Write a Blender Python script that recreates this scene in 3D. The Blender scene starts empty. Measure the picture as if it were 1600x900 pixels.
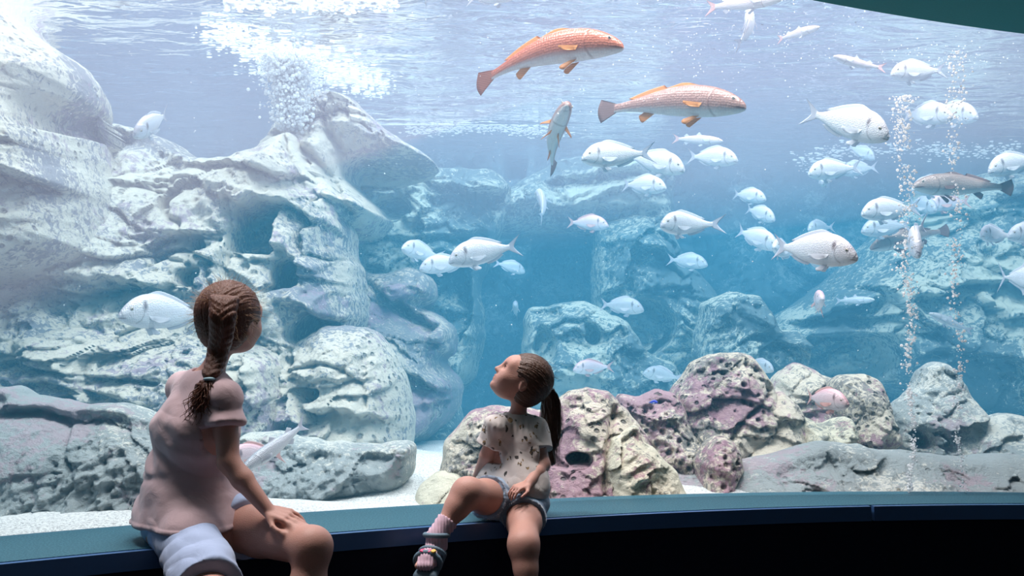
import bpy, bmesh, math, random
import numpy as np
from mathutils import Vector, Matrix, Euler

S = bpy.context.scene
COL = S.collection
# ---------------------------------------------------------------- camera
FPX = 1555.0
CAMZ = 0.97
PITCH = math.atan(120.0 / FPX)
cam_d = bpy.data.cameras.new('camera')
cam_d.sensor_width = 36.0
cam_d.lens = 36.0 * FPX / 1600.0
cam_d.clip_end = 100
cam = bpy.data.objects.new('camera', cam_d)
cam.location = (0, 0, CAMZ)
cam.rotation_euler = (math.pi / 2 + PITCH, 0, 0)
COL.objects.link(cam)
S.camera = cam
cam_d.dof.use_dof = False

# ---------------------------------------------------------------- colour, world
S.view_settings.view_transform = 'Standard'
S.view_settings.look = 'None'
S.view_settings.exposure = 0.0
S.view_settings.gamma = 1.0
S.view_settings.use_curve_mapping = False
S.cycles.use_denoising = True
S.cycles.max_bounces = 6
S.cycles.diffuse_bounces = 3
S.cycles.glossy_bounces = 3
S.cycles.transparent_max_bounces = 24
S.cycles.volume_bounces = 2
S.cycles.sample_clamp_indirect = 4.0
S.cycles.use_light_tree = True

world = bpy.data.worlds.new('world')
S.world = world
world.use_nodes = True
world.node_tree.nodes['Background'].inputs[0].default_value = (0.25, 0.4, 0.6, 1)
world.node_tree.nodes['Background'].inputs[1].default_value = 0.03

def area_light(name, loc, target, sx, sy, power, color):
    l = bpy.data.lights.new(name, 'AREA')
    l.shape = 'RECTANGLE'; l.size = sx; l.size_y = sy
    l.energy = power; l.color = color
    o = bpy.data.objects.new(name, l)
    o.location = loc
    o.rotation_euler = (Vector(target) - Vector(loc)).to_track_quat('-Z', 'Y').to_euler()
    COL.objects.link(o)
    return o

# halide lamps hung above the open top of the tank
area_light('tank_lamp', (-3.0, 3.5, 8.6), (-2.4, 6.2, 1.0), 2.0, 1.6, 640, (1.0, 0.91, 0.90))
area_light('tank_lamp', (0.6, 3.5, 7.6), (0.6, 6.2, 1.0), 2.0, 1.6, 600, (1.0, 0.91, 0.90))
area_light('tank_lamp', (3.8, 3.7, 7.4), (3.2, 6.0, 1.0), 2.0, 1.6, 600, (1.0, 0.91, 0.90))
area_light('tank_lamp', (-0.5, 8.2, 6.6), (-0.5, 8.5, 1.0), 3.0, 1.0, 170, (0.9, 0.92, 1.0))
# unseen fill lamps added behind the window top to brighten the front rocks
area_light('added_fill_lamp', (-1.6, 3.3, 3.35), (-1.9, 4.6, 0.6), 2.0, 0.2, 26, (1.0, 0.91, 0.90))
area_light('added_fill_lamp', (1.4, 4.15, 3.35), (1.5, 4.9, 0.6), 3.4, 0.2, 50, (1.0, 0.91, 0.90))
# faint warm light of the visitor hall behind the viewer
area_light('hall_lamp', (0.9, -0.6, 2.2), (0.0, 3.0, 0.6), 2.8, 2.0, 6, (1.0, 0.82, 0.76))

# ---------------------------------------------------------------- helpers
FWD = np.array([0, math.cos(PITCH), math.sin(PITCH)])
UPV = np.array([0, -math.sin(PITCH), math.cos(PITCH)])
CP = np.array([0, 0, CAMZ])
def ray(px, py):
    return FWD * FPX + np.array([px - 800.0, 0, 0]) + UPV * (450.0 - py)
def atY(px, py, Y):
    r = ray(px, py); return CP + r * (Y / r[1])
def atZ(px, py, Z):
    r = ray(px, py); return CP + r * ((Z - CAMZ) / r[2])

def tag(o, label=None, cat=None, group=None, kind=None):
    if label: o['label'] = label
    if cat: o['category'] = cat
    if group: o['group'] = group
    if kind: o['kind'] = kind
    return o
def empty(name, loc=(0, 0, 0), rot=(0, 0, 0), parent=None):
    o = bpy.data.objects.new(name, None)
    o.location = loc; o.rotation_euler = rot
    o.empty_display_size = 0.1
    COL.objects.link(o)
    if parent: o.parent = parent
    return o
def mesh_obj(name, verts, faces, mat=None, parent=None, smooth=True, loc=None):
    me = bpy.data.meshes.new(name)
    verts = np.asarray(verts, dtype=np.float32)
    if isinstance(faces, np.ndarray):
        n, k = faces.shape
        me.vertices.add(len(verts)); me.vertices.foreach_set('co', verts.ravel())
        me.loops.add(n * k); me.loops.foreach_set('vertex_index', faces.astype(np.int32).ravel())
        me.polygons.add(n)
        me.polygons.foreach_set('loop_start', np.arange(0, n * k, k, dtype=np.int32))
        me.update(calc_edges=True)
        me.validate()
    else:
        me.from_pydata([tuple(map(float, v)) for v in verts], [], [tuple(map(int, f)) for f in faces])
        me.update()
    if smooth:
        me.polygons.foreach_set('use_smooth', np.ones(len(me.polygons), dtype=bool))
    if mat: me.materials.append(mat)
    o = bpy.data.objects.new(name, me)
    COL.objects.link(o)
    if loc is not None: o.location = loc
    if parent: o.parent = parent
    return o
def bm_obj(name, bm, mat=None, parent=None, smooth=False, loc=None):
    me = bpy.data.meshes.new(name)
    bm.to_mesh(me); bm.free()
    if smooth:
        for p in me.polygons: p.use_smooth = True
    if mat: me.materials.append(mat)
    o = bpy.data.objects.new(name, me)
    COL.objects.link(o)
    if loc is not None: o.location = loc
    if parent: o.parent = parent
    return o

# --- numpy noise
def _hash(ix, iy, seed):
    h = (ix.astype(np.int64) * 374761393 + iy.astype(np.int64) * 668265263 + seed * 1442695041) & 0xffffffff
    h = ((h ^ (h >> 13)) * 1274126177) & 0xffffffff
    h = h ^ (h >> 16)
    return (h & 0xffffff) / float(0xffffff)
def vnoise(x, y, seed=0):
    ix = np.floor(x); iy = np.floor(y)
    fx = x - ix; fy = y - iy
    ux = fx * fx * fx * (fx * (fx * 6 - 15) + 10); uy = fy * fy * fy * (fy * (fy * 6 - 15) + 10)
    def g(dx, dy):
        a = _hash(ix + dx, iy + dy, seed) * 2 * np.pi
        return np.cos(a) * (fx - dx) + np.sin(a) * (fy - dy)
    a = g(0, 0); b = g(1, 0); c = g(0, 1); d = g(1, 1)
    return ((a * (1 - ux) + b * ux) * (1 - uy) + (c * (1 - ux) + d * ux) * uy) * 1.5
def fbm(x, y, seed=0, octv=4, gain=0.5):
    r = 0; a = 1.0
    for i in range(octv):
        r = r + a * vnoise(x * 2 ** i + 17.3 * i, y * 2 ** i - 9.1 * i, seed + i)
        a *= gain
    return r
def worley(x, y, seed=0, jit=0.9):
    """F1, F2, random value and offset of the nearest cell point"""
    ix = np.floor(x); iy = np.floor(y)
    f1 = np.full(x.shape, 9.0); f2 = np.full(x.shape, 9.0)
    cid = np.zeros(x.shape); ox = np.zeros(x.shape); oy = np.zeros(x.shape)
    for dx in (-1, 0, 1):
        for dy in (-1, 0, 1):
            cx = ix + dx; cy = iy + dy
            qx = cx + 0.5 + jit * (_hash(cx, cy, seed) - 0.5); qy = cy + 0.5 + jit * (_hash(cx, cy, seed + 7) - 0.5)
            d = np.hypot(qx - x, qy - y)
            m = d < f1
            f2 = np.where(m, f1, np.minimum(f2, d))
            f1 = np.where(m, d, f1)
            cid = np.where(m, _hash(cx, cy, seed + 13), cid)
            ox = np.where(m, x - qx, ox); oy = np.where(m, y - qy, oy)
    return f1, f2, cid, ox, oy
def sstep(a, b, x):
    t = np.clip((x - a) / (b - a), 0, 1); return t * t * (3 - 2 * t)
def smooth_curve(pts, n=8, closed=True):
    P = np.array(pts, float); m = len(P); out = []
    rng = range(m) if closed else range(m - 1)
    for i in rng:
        if closed: p0, p1, p2, p3 = P[i - 1], P[i], P[(i + 1) % m], P[(i + 2) % m]
        else: p0, p1, p2, p3 = P[max(i - 1, 0)], P[i], P[i + 1], P[min(i + 2, m - 1)]
        for k in range(n):
            t = k / n
            out.append(0.5 * ((2 * p1) + (-p0 + p2) * t + (2 * p0 - 5 * p1 + 4 * p2 - p3) * t * t + (-p0 + 3 * p1 - 3 * p2 + p3) * t ** 3))
    if not closed: out.append(P[-1])
    return np.array(out)

# --- materials
def new_mat(name):
    m = bpy.data.materials.new(name); m.use_nodes = True
    nt = m.node_tree; nt.nodes.clear()
    out = nt.nodes.new('ShaderNodeOutputMaterial')
    return m, nt, out
def nd(nt, typ, **kw):
    n = nt.nodes.new('ShaderNode' + typ)
    for k, v in kw.items():
        if k.startswith('i_'):
            key = k[2:]
            n.inputs[int(key) if key.isdigit() else key.replace('_', ' ')].default_value = v
        else: setattr(n, k, v)
    return n
def ramp(nt, fac, stops, interp='LINEAR'):
    r = nt.nodes.new('ShaderNodeValToRGB'); r.color_ramp.interpolation = interp
    el = r.color_ramp.elements
    while len(el) > 1: el.remove(el[-1])
    el[0].position = stops[0][0]; el[0].color = (*stops[0][1], 1)
    for p, c in stops[1:]:
        e = el.new(p); e.color = (*c, 1)
    nt.links.new(fac, r.inputs[0])
    return r.outputs[0]
def mixc(nt, fac, a, b, mode='MIX'):
    m = nt.nodes.new('ShaderNodeMix'); m.data_type = 'RGBA'; m.blend_type = mode
    for s, v in ((m.inputs[0], fac), (m.inputs[6], a), (m.inputs[7], b)):
        if isinstance(v, (int, float)): s.default_value = v
        elif isinstance(v, tuple): s.default_value = (*v, 1) if len(v) == 3 else v
        else: nt.links.new(v, s)
    return m.outputs[2]
def math_n(nt, op, a, b=None, clamp=False):
    m = nt.nodes.new('ShaderNodeMath'); m.operation = op; m.use_clamp = clamp
    for s, v in ((m.inputs[0], a), (m.inputs[1], b)):
        if v is None: continue
        if isinstance(v, (int, float)): s.default_value = v
        else: nt.links.new(v, s)
    return m.outputs[0]
def simple_mat(name, color, rough=0.6, metallic=0.0, spec=0.5, noise=0.0, nscale=30, bump=0.0, bscale=80, sheen=0.0, sss=0.0):
    m, nt, out = new_mat(name)
    b = nd(nt, 'BsdfPrincipled', i_Roughness=rough, i_Metallic=metallic)
    b.inputs['Specular IOR Level'].default_value = spec
    b.inputs['Base Color'].default_value = (*color, 1)
    tc = nd(nt, 'TexCoord')
    if noise > 0:
        n = nd(nt, 'TexNoise', i_Scale=nscale, i_Detail=4.0)
        nt.links.new(tc.outputs['Object'], n.inputs['Vector'])
        c = mixc(nt, n.outputs[0], tuple(min(1, x * (1 - noise)) for x in color), tuple(min(1, x * (1 + noise)) for x in color))
        nt.links.new(c, b.inputs['Base Color'])
    if bump > 0:
        n2 = nd(nt, 'TexNoise', i_Scale=bscale, i_Detail=3.0)
        nt.links.new(tc.outputs['Object'], n2.inputs['Vector'])
        bp = nd(nt, 'Bump', i_Strength=bump, i_Distance=0.01)
        nt.links.new(n2.outputs[0], bp.inputs['Height']); nt.links.new(bp.outputs[0], b.inputs['Normal'])
    if sheen: b.inputs['Sheen Weight'].default_value = sheen
    if sss:
        b.inputs['Subsurface Weight'].default_value = sss
        b.inputs['Subsurface Radius'].default_value = (0.02, 0.008, 0.004)
        b.inputs['Subsurface Scale'].default_value = 0.5
    nt.links.new(b.outputs[0], out.inputs['Surface'])
    return m

def rock_mat(name, cream, grey, purple, grey_amt=0.5, purple_amt=0.5, scale=1.0, seed=0.0, pit=0.6):
    m, nt, out = new_mat(name)
    b = nd(nt, 'BsdfPrincipled', i_Roughness=0.9)
    b.inputs['Specular IOR Level'].default_value = 0.1
    geo = nd(nt, 'NewGeometry')
    mp = nd(nt, 'Mapping'); mp.inputs['Location'].default_value = (seed, seed * 1.7, -seed)
    nt.links.new(geo.outputs['Position'], mp.inputs['Vector'])
    P = mp.outputs[0]
    def noise(sc, det=5.0, rough=0.6, dist=0.0):
        n = nd(nt, 'TexNoise', i_Scale=sc * scale, i_Detail=det, i_Roughness=rough, i_Distortion=dist)
        nt.links.new(P, n.inputs['Vector']); return n.outputs[0]
    big = noise(1.6, 3.0)
    fine = noise(26.0, 9.0, 0.75, 0.8)
    fine2 = noise(19.0, 9.0, 0.72, 0.3)
    base = mixc(nt, noise(5.0, 3.0), tuple(c * 0.88 for c in cream), tuple(min(1, c * 1.06) for c in cream))
    g = math_n(nt, 'ADD', math_n(nt, 'MULTIPLY', big, 0.8), math_n(nt, 'MULTIPLY', fine, 1.0))
    th = 1.08 - 0.36 * grey_amt
    gf = nd(nt, 'MapRange', i_1=th, i_2=th + 0.06)
    nt.links.new(g, gf.inputs[0])
    c1 = mixc(nt, gf.outputs[0], base, grey)
    p = math_n(nt, 'ADD', math_n(nt, 'MULTIPLY', noise(2.3, 2.0, 0.5), 0.9), math_n(nt, 'MULTIPLY', fine2, 0.9))
    th2 = 1.12 - 0.34 * purple_amt
    pf = nd(nt, 'MapRange', i_1=th2, i_2=th2 + 0.09, i_4=0.8)
    nt.links.new(p, pf.inputs[0])
    c2 = mixc(nt, pf.outputs[0], c1, purple)
    # bored holes of date mussels: small pits, the shade inside painted dark
    vor = nd(nt, 'TexVoronoi', i_Scale=16.0 * scale, i_Randomness=0.9)
    nt.links.new(P, vor.inputs['Vector'])
    pm = nd(nt, 'MapRange', i_1=0.16, i_2=0.30, i_3=1.0, i_4=0.0)
    nt.links.new(vor.outputs['Distance'], pm.inputs[0])
    pmask = nd(nt, 'MapRange', i_1=0.48, i_2=0.56)
    nt.links.new(noise(1.9, 2.0, 0.5), pmask.inputs[0])
    pits = math_n(nt, 'MULTIPLY', math_n(nt, 'MULTIPLY', pm.outputs[0], pmask.outputs[0]), pit)
    c3 = mixc(nt, pits, c2, tuple(c * 0.45 for c in grey))
    nt.links.new(c3, b.inputs['Base Color'])
    h = math_n(nt, 'ADD', math_n(nt, 'MULTIPLY', noise(12.0, 8.0, 0.7), 1.0), math_n(nt, 'MULTIPLY', noise(50.0, 6.0, 0.7), 0.5))
    h = math_n(nt, 'SUBTRACT', h, math_n(nt, 'MULTIPLY', pits, 1.2))
    bp = nd(nt, 'Bump', i_Strength=0.9, i_Distance=0.035)
    nt.links.new(h, bp.inputs['Height']); nt.links.new(bp.outputs[0], b.inputs['Normal'])
    nt.links.new(b.outputs[0], out.inputs['Surface'])
    return m

# ================================================================ the setting
ZL = 0.45          # ledge height
ZS = 3.0           # water surface height
FRONT_PX = [(0, 881), (238, 857), (508, 836), (600, 829), (842, 809), (1200, 796), (1360, 790), (1600, 788)]
GLASS_PX = [(0, 842), (238, 828), (508, 805), (600, 797), (842, 784), (1200, 775), (1450, 773), (1600, 774)]
def fit(pts, z, deg=2):
    W = np.array([atZ(x, y, z)[:2] for x, y in pts])
    return np.polyfit(W[:, 0], W[:, 1], deg)
FC = fit(FRONT_PX, ZL); GC = fit(GLASS_PX, ZL)
def curve_line(c, x0, x1, n=72, dy=0.0):
    xs = np.linspace(x0, x1, n)
    return [(x, float(np.polyval(c, x)) + dy) for x in xs]
XL, XR = -3.0, 4.2
def ribbon_solid(name, la, lb, z0, z1, mat, parent=None):
    """solid between two plan curves la (near) and lb (far) and two heights"""
    n = len(la); V = []
    for (x, y), (x2, y2) in zip(la, lb):
        V += [(x, y, z0), (x2, y2, z0), (x2, y2, z1), (x, y, z1)]
    F = []
    for i in range(n - 1):
        a = 4 * i; b = a + 4
        for k in range(4):
            F.append((a + k, a + (k + 1) % 4, b + (k + 1) % 4, b + k))
    F += [(0, 3, 2, 1), (4 * n - 4, 4 * n - 3, 4 * n - 2, 4 * n - 1)]
    return mesh_obj(name, V, F, mat, parent, smooth=False)

# stone-blue speckled ledge
m_ledge, nt, out = new_mat('ledge_stone')
b = nd(nt, 'BsdfPrincipled', i_Roughness=0.55)
b.inputs['Specular IOR Level'].default_value = 0.25
geo = nd(nt, 'NewGeometry')
n1 = nd(nt, 'TexNoise', i_Scale=160.0, i_Detail=3.0, i_Roughness=0.7)
nt.links.new(geo.outputs['Position'], n1.inputs['Vector'])
c = ramp(nt, n1.outputs[0], [(0.35, (0.015, 0.07, 0.10)), (0.5, (0.03, 0.11, 0.15)), (0.66, (0.07, 0.18, 0.22))])
nt.links.new(c, b.inputs['Base Color'])
nt.links.new(b.outputs[0], out.inputs['Surface'])
m_nose = simple_mat('ledge_nosing_paint', (0.05, 0.13, 0.30), 0.3, spec=0.6)
m_dark = simple_mat('dark_navy_paint', (0.006, 0.012, 0.03), 0.7, spec=0.2, noise=0.3, nscale=60)
m_soffit = simple_mat('teal_soffit_paint', (0.02, 0.20, 0.20), 0.7, spec=0.2, noise=0.15, nscale=120)
m_floor = simple_mat('dark_floor', (0.01, 0.012, 0.02), 0.5, noise=0.3, nscale=20)

lf = curve_line(FC, XL, XR); lg = curve_line(GC, XL, XR)
nose_a = curve_line(FC, XL, XR); nose_b = curve_line(FC, XL, XR, dy=0.03)
tag(ribbon_solid('trim_ledge', nose_b, curve_line(GC, XL, XR, dy=0.10), ZL - 0.06, ZL, m_ledge), kind='structure')
# nosing in two runs that meet at a small open joint
jx = float(atZ(1362, 790, ZL)[0])
for x0, x1, nm in ((XL, jx - 0.006, 'trim_nosing'), (jx + 0.006, XR, 'trim_nosing')):
    tag(ribbon_solid(nm, curve_line(FC, x0, x1, 50), curve_line(FC, x0, x1, 50, 0.03), ZL - 0.055, ZL - 0.002, m_nose), kind='structure')
tag(ribbon_solid('wall_front', curve_line(FC, XL, XR, dy=0.035), curve_line(GC, XL, XR, dy=0.0), 0.0, ZL - 0.06, m_dark), kind='structure')
tag(mesh_obj('floor', [(-5, -2, 0), (6, -2, 0), (6, 6, 0), (-5, 6, 0)], [(0, 1, 2, 3)], m_floor, smooth=False), kind='structure')

# soffit over the window: its rim against the glass is the curved dark edge top right
ZT = 2.35
TOPPX = [(1280, 0), (1360, 18), (1440, 31), (1520, 43), (1600, 52)]
TW = [tuple(atZ(x, y, ZT)[:2]) for x, y in TOPPX]
TC = np.polyfit([p[0] for p in TW] + [-1.5, 0.0], [p[1] for p in TW] + [2.15, 3.1], 3)
def top_y(x):
    return float(np.polyval(TC, x)) if -1.6 < x < 2.6 else (float(np.polyval(TC, 2.6)) + (x - 2.6) * 0.25 if x > 0 else float(np.polyval(TC, -1.6)) + (x + 1.6) * 0.6)
xs = np.linspace(XL, XR, 80)
rim = [(x, top_y(x)) for x in xs]
tag(ribbon_solid('ceiling', [(x, -2.0) for x in xs], rim, ZT, ZT + 0.15, m_soffit), kind='structure')
tag(ribbon_solid('trim_header', [(x, y - 0.03) for x, y in rim], [(x, y + 0.05) for x, y in rim], ZT + 0.15, 3.6, m_soffit), kind='structure')

# acrylic window
m_glass, nt, out = new_mat('clear_acrylic')
tr = nd(nt, 'BsdfTransparent'); tr.inputs[0].default_value = (0.985, 0.995, 1.0, 1)
gl = nd(nt, 'BsdfGlossy', i_Roughness=0.02)
lw = nd(nt, 'Fresnel', i_IOR=1.12)
mx = nd(nt, 'MixShader')
nt.links.new(lw.outputs[0], mx.inputs[0]); nt.links.new(tr.outputs[0], mx.inputs[1]); nt.links.new(gl.outputs[0], mx.inputs[2])
nt.links.new(mx.outputs[0], out.inputs['Surface'])
V = []; F = []
for i, x in enumerate(xs):
    yb = float(np.polyval(GC, x)); yt = max(top_y(x), yb - 0.25) + 0.0
    yt = min(max(yt, yb - 0.3), yb + 0.25) + 0.06
    V += [(x, yb + 0.01, ZL - 0.03), (x, yt, ZS + 0.3)]
    if i: F.append((2 * i - 2, 2 * i, 2 * i + 1, 2 * i - 1))
tag(mesh_obj('window_1', V, F, m_glass), label='curved clear acrylic viewing window above the ledge', kind='structure')

# water body (haze) and its rippled surface
m_vol, nt, out = new_mat('tank_water')
sc = nd(nt, 'VolumeScatter'); sc.inputs['Color'].default_value = (0.13, 0.50, 0.76, 1); sc.inputs['Density'].default_value = 0.155
ab = nd(nt, 'VolumeAbsorption'); ab.inputs['Color'].default_value = (0.0, 0.62, 0.95, 1); ab.inputs['Density'].default_value = 0.14
ad = nd(nt, 'AddShader')
nt.links.new(sc.outputs[0], ad.inputs[0]); nt.links.new(ab.outputs[0], ad.inputs[1]); nt.links.new(ad.outputs[0], out.inputs['Volume'])
plan = curve_line(GC, XL, XR, 60, dy=0.16) + [(8.0, 7.0), (8.0, 11.5), (-8.0, 11.5), (-8.0, 5.0)]
n = len(plan)
V = [(x, y, -0.6) for x, y in plan] + [(x, y, ZS) for x, y in plan]
F = [tuple(range(n))[::-1], tuple(range(n, 2 * n))] + [(i, (i + 1) % n, n + (i + 1) % n, n + i) for i in range(n)]
wv = mesh_obj('water_body', V, F, m_vol, smooth=False)
tag(wv, kind='structure')

# added haze layer that pales the upper water, shaped to reach deepest on the left
m_haze, nt, out = new_mat('added_veil_haze')
sc = nd(nt, 'VolumeScatter'); sc.inputs['Color'].default_value = (1.0, 0.42, 0.33, 1); sc.inputs['Density'].default_value = 0.105
nt.links.new(sc.outputs[0], out.inputs['Volume'])
front = curve_line(GC, XL, XR, 60, dy=0.17)
hz = [(x, y) for x, y in front] + [(7.9, 7.1), (7.9, 11.4), (-7.9, 11.4), (-7.9, 5.1)]
def haze_z(x, y): return 2.2 - 1.7 * float(sstep(0.8, -3.0, x)) + 0.15 * max(0, y - 5)
n = len(hz)
V = [(x, y, haze_z(x, y)) for x, y in hz] + [(x, y, ZS - 0.03) for x, y in hz]
F = [tuple(range(n))[::-1], tuple(range(n, 2 * n))] + [(i, (i + 1) % n, n + (i + 1) % n, n + i) for i in range(n)]
tag(mesh_obj('haze', V, F, m_haze, smooth=False), kind='structure')

m_surf, nt, out = new_mat('water_surface')
tr = nd(nt, 'BsdfTransparent'); tr.inputs[0].default_value = (1, 1, 1, 1)
gl = nd(nt, 'BsdfGlossy', i_Roughness=0.03)
gl.inputs['Color'].default_value = (0.95, 0.97, 1, 1)
geo = nd(nt, 'NewGeometry')
mp = nd(nt, 'Mapping'); mp.inputs['Scale'].default_value = (1.0, 2.2, 1.0)
nt.links.new(geo.outputs['Position'], mp.inputs['Vector'])
n1 = nd(nt, 'TexNoise', i_Scale=2.4, i_Detail=3.0, i_Roughness=0.5, i_Distortion=0.6)
nt.links.new(mp.outputs[0], n1.inputs['Vector'])
bp = nd(nt, 'Bump', i_Strength=1.0, i_Distance=0.05)
nt.links.new(n1.outputs[0], bp.inputs['Height']); nt.links.new(bp.outputs[0], gl.inputs['Normal'])
lw = nd(nt, 'LayerWeight', i_Blend=0.5)
mr = nd(nt, 'MapRange', i_1=0.15, i_2=0.6, i_3=0.04, i_4=0.97)
nt.links.new(lw.outputs['Facing'], mr.inputs[0])
mx = nd(nt, 'MixShader')
nt.links.new(mr.outputs[0], mx.inputs[0]); nt.links.new(tr.outputs[0], mx.inputs[1]); nt.links.new(gl.outputs[0], mx.inputs[2])
nt.links.new(mx.outputs[0], out.inputs['Surface'])
gx = np.linspace(-7.9, 7.9, 160); gy = np.linspace(2.0, 11.4, 120)
GX, GY = np.meshgrid(gx, gy)
GZ = ZS - 0.02 + 0.01 * fbm(GX * 1.5, GY * 2.5, 3, 3)
idx = np.arange(GX.size).reshape(GX.shape)
keep = (GY > np.polyval(GC, np.clip(GX, XL, XR)) + 0.2)
kc = keep[:-1, :-1] & keep[1:, 1:]
Fq = np.stack([idx[:-1, :-1][kc], idx[:-1, 1:][kc], idx[1:, 1:][kc], idx[1:, :-1][kc]], 1)
tag(mesh_obj('water_surface', np.stack([GX.ravel(), GY.ravel(), GZ.ravel()], 1), Fq, m_surf), kind='structure')

# sandy bottom
m_sand, nt, out = new_mat('white_coral_sand')
b = nd(nt, 'BsdfPrincipled', i_Roughness=0.95); b.inputs['Specular IOR Level'].default_value = 0.05
geo = nd(nt, 'NewGeometry')
n1 = nd(nt, 'TexNoise', i_Scale=110.0, i_Detail=4.0, i_Roughness=0.8)
nt.links.new(geo.outputs['Position'], n1.inputs['Vector'])
c = ramp(nt, n1.outputs[0], [(0.36, (0.42, 0.42, 0.42)), (0.5, (0.83, 0.83, 0.80)), (0.66, (0.98, 0.98, 0.95))])
nt.links.new(c, b.inputs['Base Color'])
bp = nd(nt, 'Bump', i_Strength=0.7, i_Distance=0.02)
nt.links.new(n1.outputs[0], bp.inputs['Height']); nt.links.new(bp.outputs[0], b.inputs['Normal'])
nt.links.new(b.outputs[0], out.inputs['Surface'])
gx = np.linspace(-7.9, 7.9, 240); gy = np.linspace(1.5, 11.4, 200)
GX, GY = np.meshgrid(gx, gy)
GZ = ZL + 0.035 * fbm(GX * 1.3, GY * 1.3, 11, 4) - 0.02 + 0.03 * sstep(-1.2, -3.0, GX)
GZ += 0.12 * np.exp(-((GX + 0.55) / 0.5) ** 2 - ((GY - 5.2) / 0.5) ** 2)
GZ -= 0.03 * sstep(0.4, 0.0, GY - np.polyval(GC, np.clip(GX, XL, XR)) - 0.1)
idx = np.arange(GX.size).reshape(GX.shape)
keep = (GY > np.polyval(GC, np.clip(GX, XL, XR)) + 0.04)
kc = keep[:-1, :-1] & keep[1:, 1:] & keep[1:, :-1] & keep[:-1, 1:]
Fq = np.stack([idx[:-1, :-1][kc], idx[:-1, 1:][kc], idx[1:, 1:][kc], idx[1:, :-1][kc]], 1)
tag(mesh_obj('floor_sand', np.stack([GX.ravel(), GY.ravel(), GZ.ravel()], 1), Fq, m_sand), kind='structure')
# ================================================================ rockwork
CREAM = (0.80, 0.76, 0.62); GREY = (0.20, 0.27, 0.29); PURP = (0.34, 0.20, 0.27)
RM_L = rock_mat('pale_left_rock', (0.80, 0.73, 0.61), (0.31, 0.31, 0.34), (0.42, 0.32, 0.40), 0.46, 0.38, 1.0, 1.0)
RM_LD = rock_mat('mottled_left_rock', (0.70, 0.64, 0.54), (0.29, 0.30, 0.32), (0.42, 0.31, 0.39), 0.72, 0.5, 1.1, 5.0)
RM_F = rock_mat('pitted_front_rock', (0.84, 0.74, 0.60), (0.32, 0.30, 0.28), (0.44, 0.24, 0.32), 0.45, 0.62, 1.25, 9.0, 0.85)
RM_FB = rock_mat('front_base_rock', (0.80, 0.78, 0.70), (0.42, 0.46, 0.46), (0.50, 0.40, 0.44), 0.8, 0.4, 1.3, 13.0, 0.3)
RM_FC = rock_mat('cream_layered_rock', (0.86, 0.80, 0.63), (0.33, 0.33, 0.29), (0.42, 0.22, 0.28), 0.25, 0.35, 1.2, 17.0, 0.3)
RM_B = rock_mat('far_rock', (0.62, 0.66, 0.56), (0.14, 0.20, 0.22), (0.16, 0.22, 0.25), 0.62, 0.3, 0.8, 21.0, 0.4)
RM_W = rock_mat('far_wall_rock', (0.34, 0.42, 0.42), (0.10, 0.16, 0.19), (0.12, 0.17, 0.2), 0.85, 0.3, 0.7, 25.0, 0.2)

def pl_y(xs, pts):
    P = sorted(pts); return np.interp(xs, [p[0] for p in P], [p[1] for p in P])
def seg_dist(X, Z, A, closed=True):
    """distance to a polyline and the nearest point on it"""
    best = np.full(X.shape, 1e9); nx = np.zeros(X.shape); nz = np.zeros(X.shape)
    n = len(A)
    for i in range(n if closed else n - 1):
        ax, az = A[i]; bx, bz = A[(i + 1) % n]
        dx, dz = bx - ax, bz - az; L = dx * dx + dz * dz + 1e-12
        t = np.clip(((X - ax) * dx + (Z - az) * dz) / L, 0, 1)
        qx = ax + t * dx; qz = az + t * dz
        d = np.hypot(X - qx, Z - qz); m = d < best
        best = np.where(m, d, best); nx = np.where(m, qx, nx); nz = np.where(m, qz, nz)
    return best, nx, nz
def inside(X, Z, A):
    r = np.zeros(X.shape, bool); n = len(A)
    for i in range(n):
        ax, az = A[i]; bx, bz = A[(i + 1) % n]
        if az == bz: continue
        c = ((az > Z) != (bz > Z)) & (X < (bx - ax) * (Z - az) / (bz - az) + ax)
        r ^= c
    return r
SEED = [100]
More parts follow.
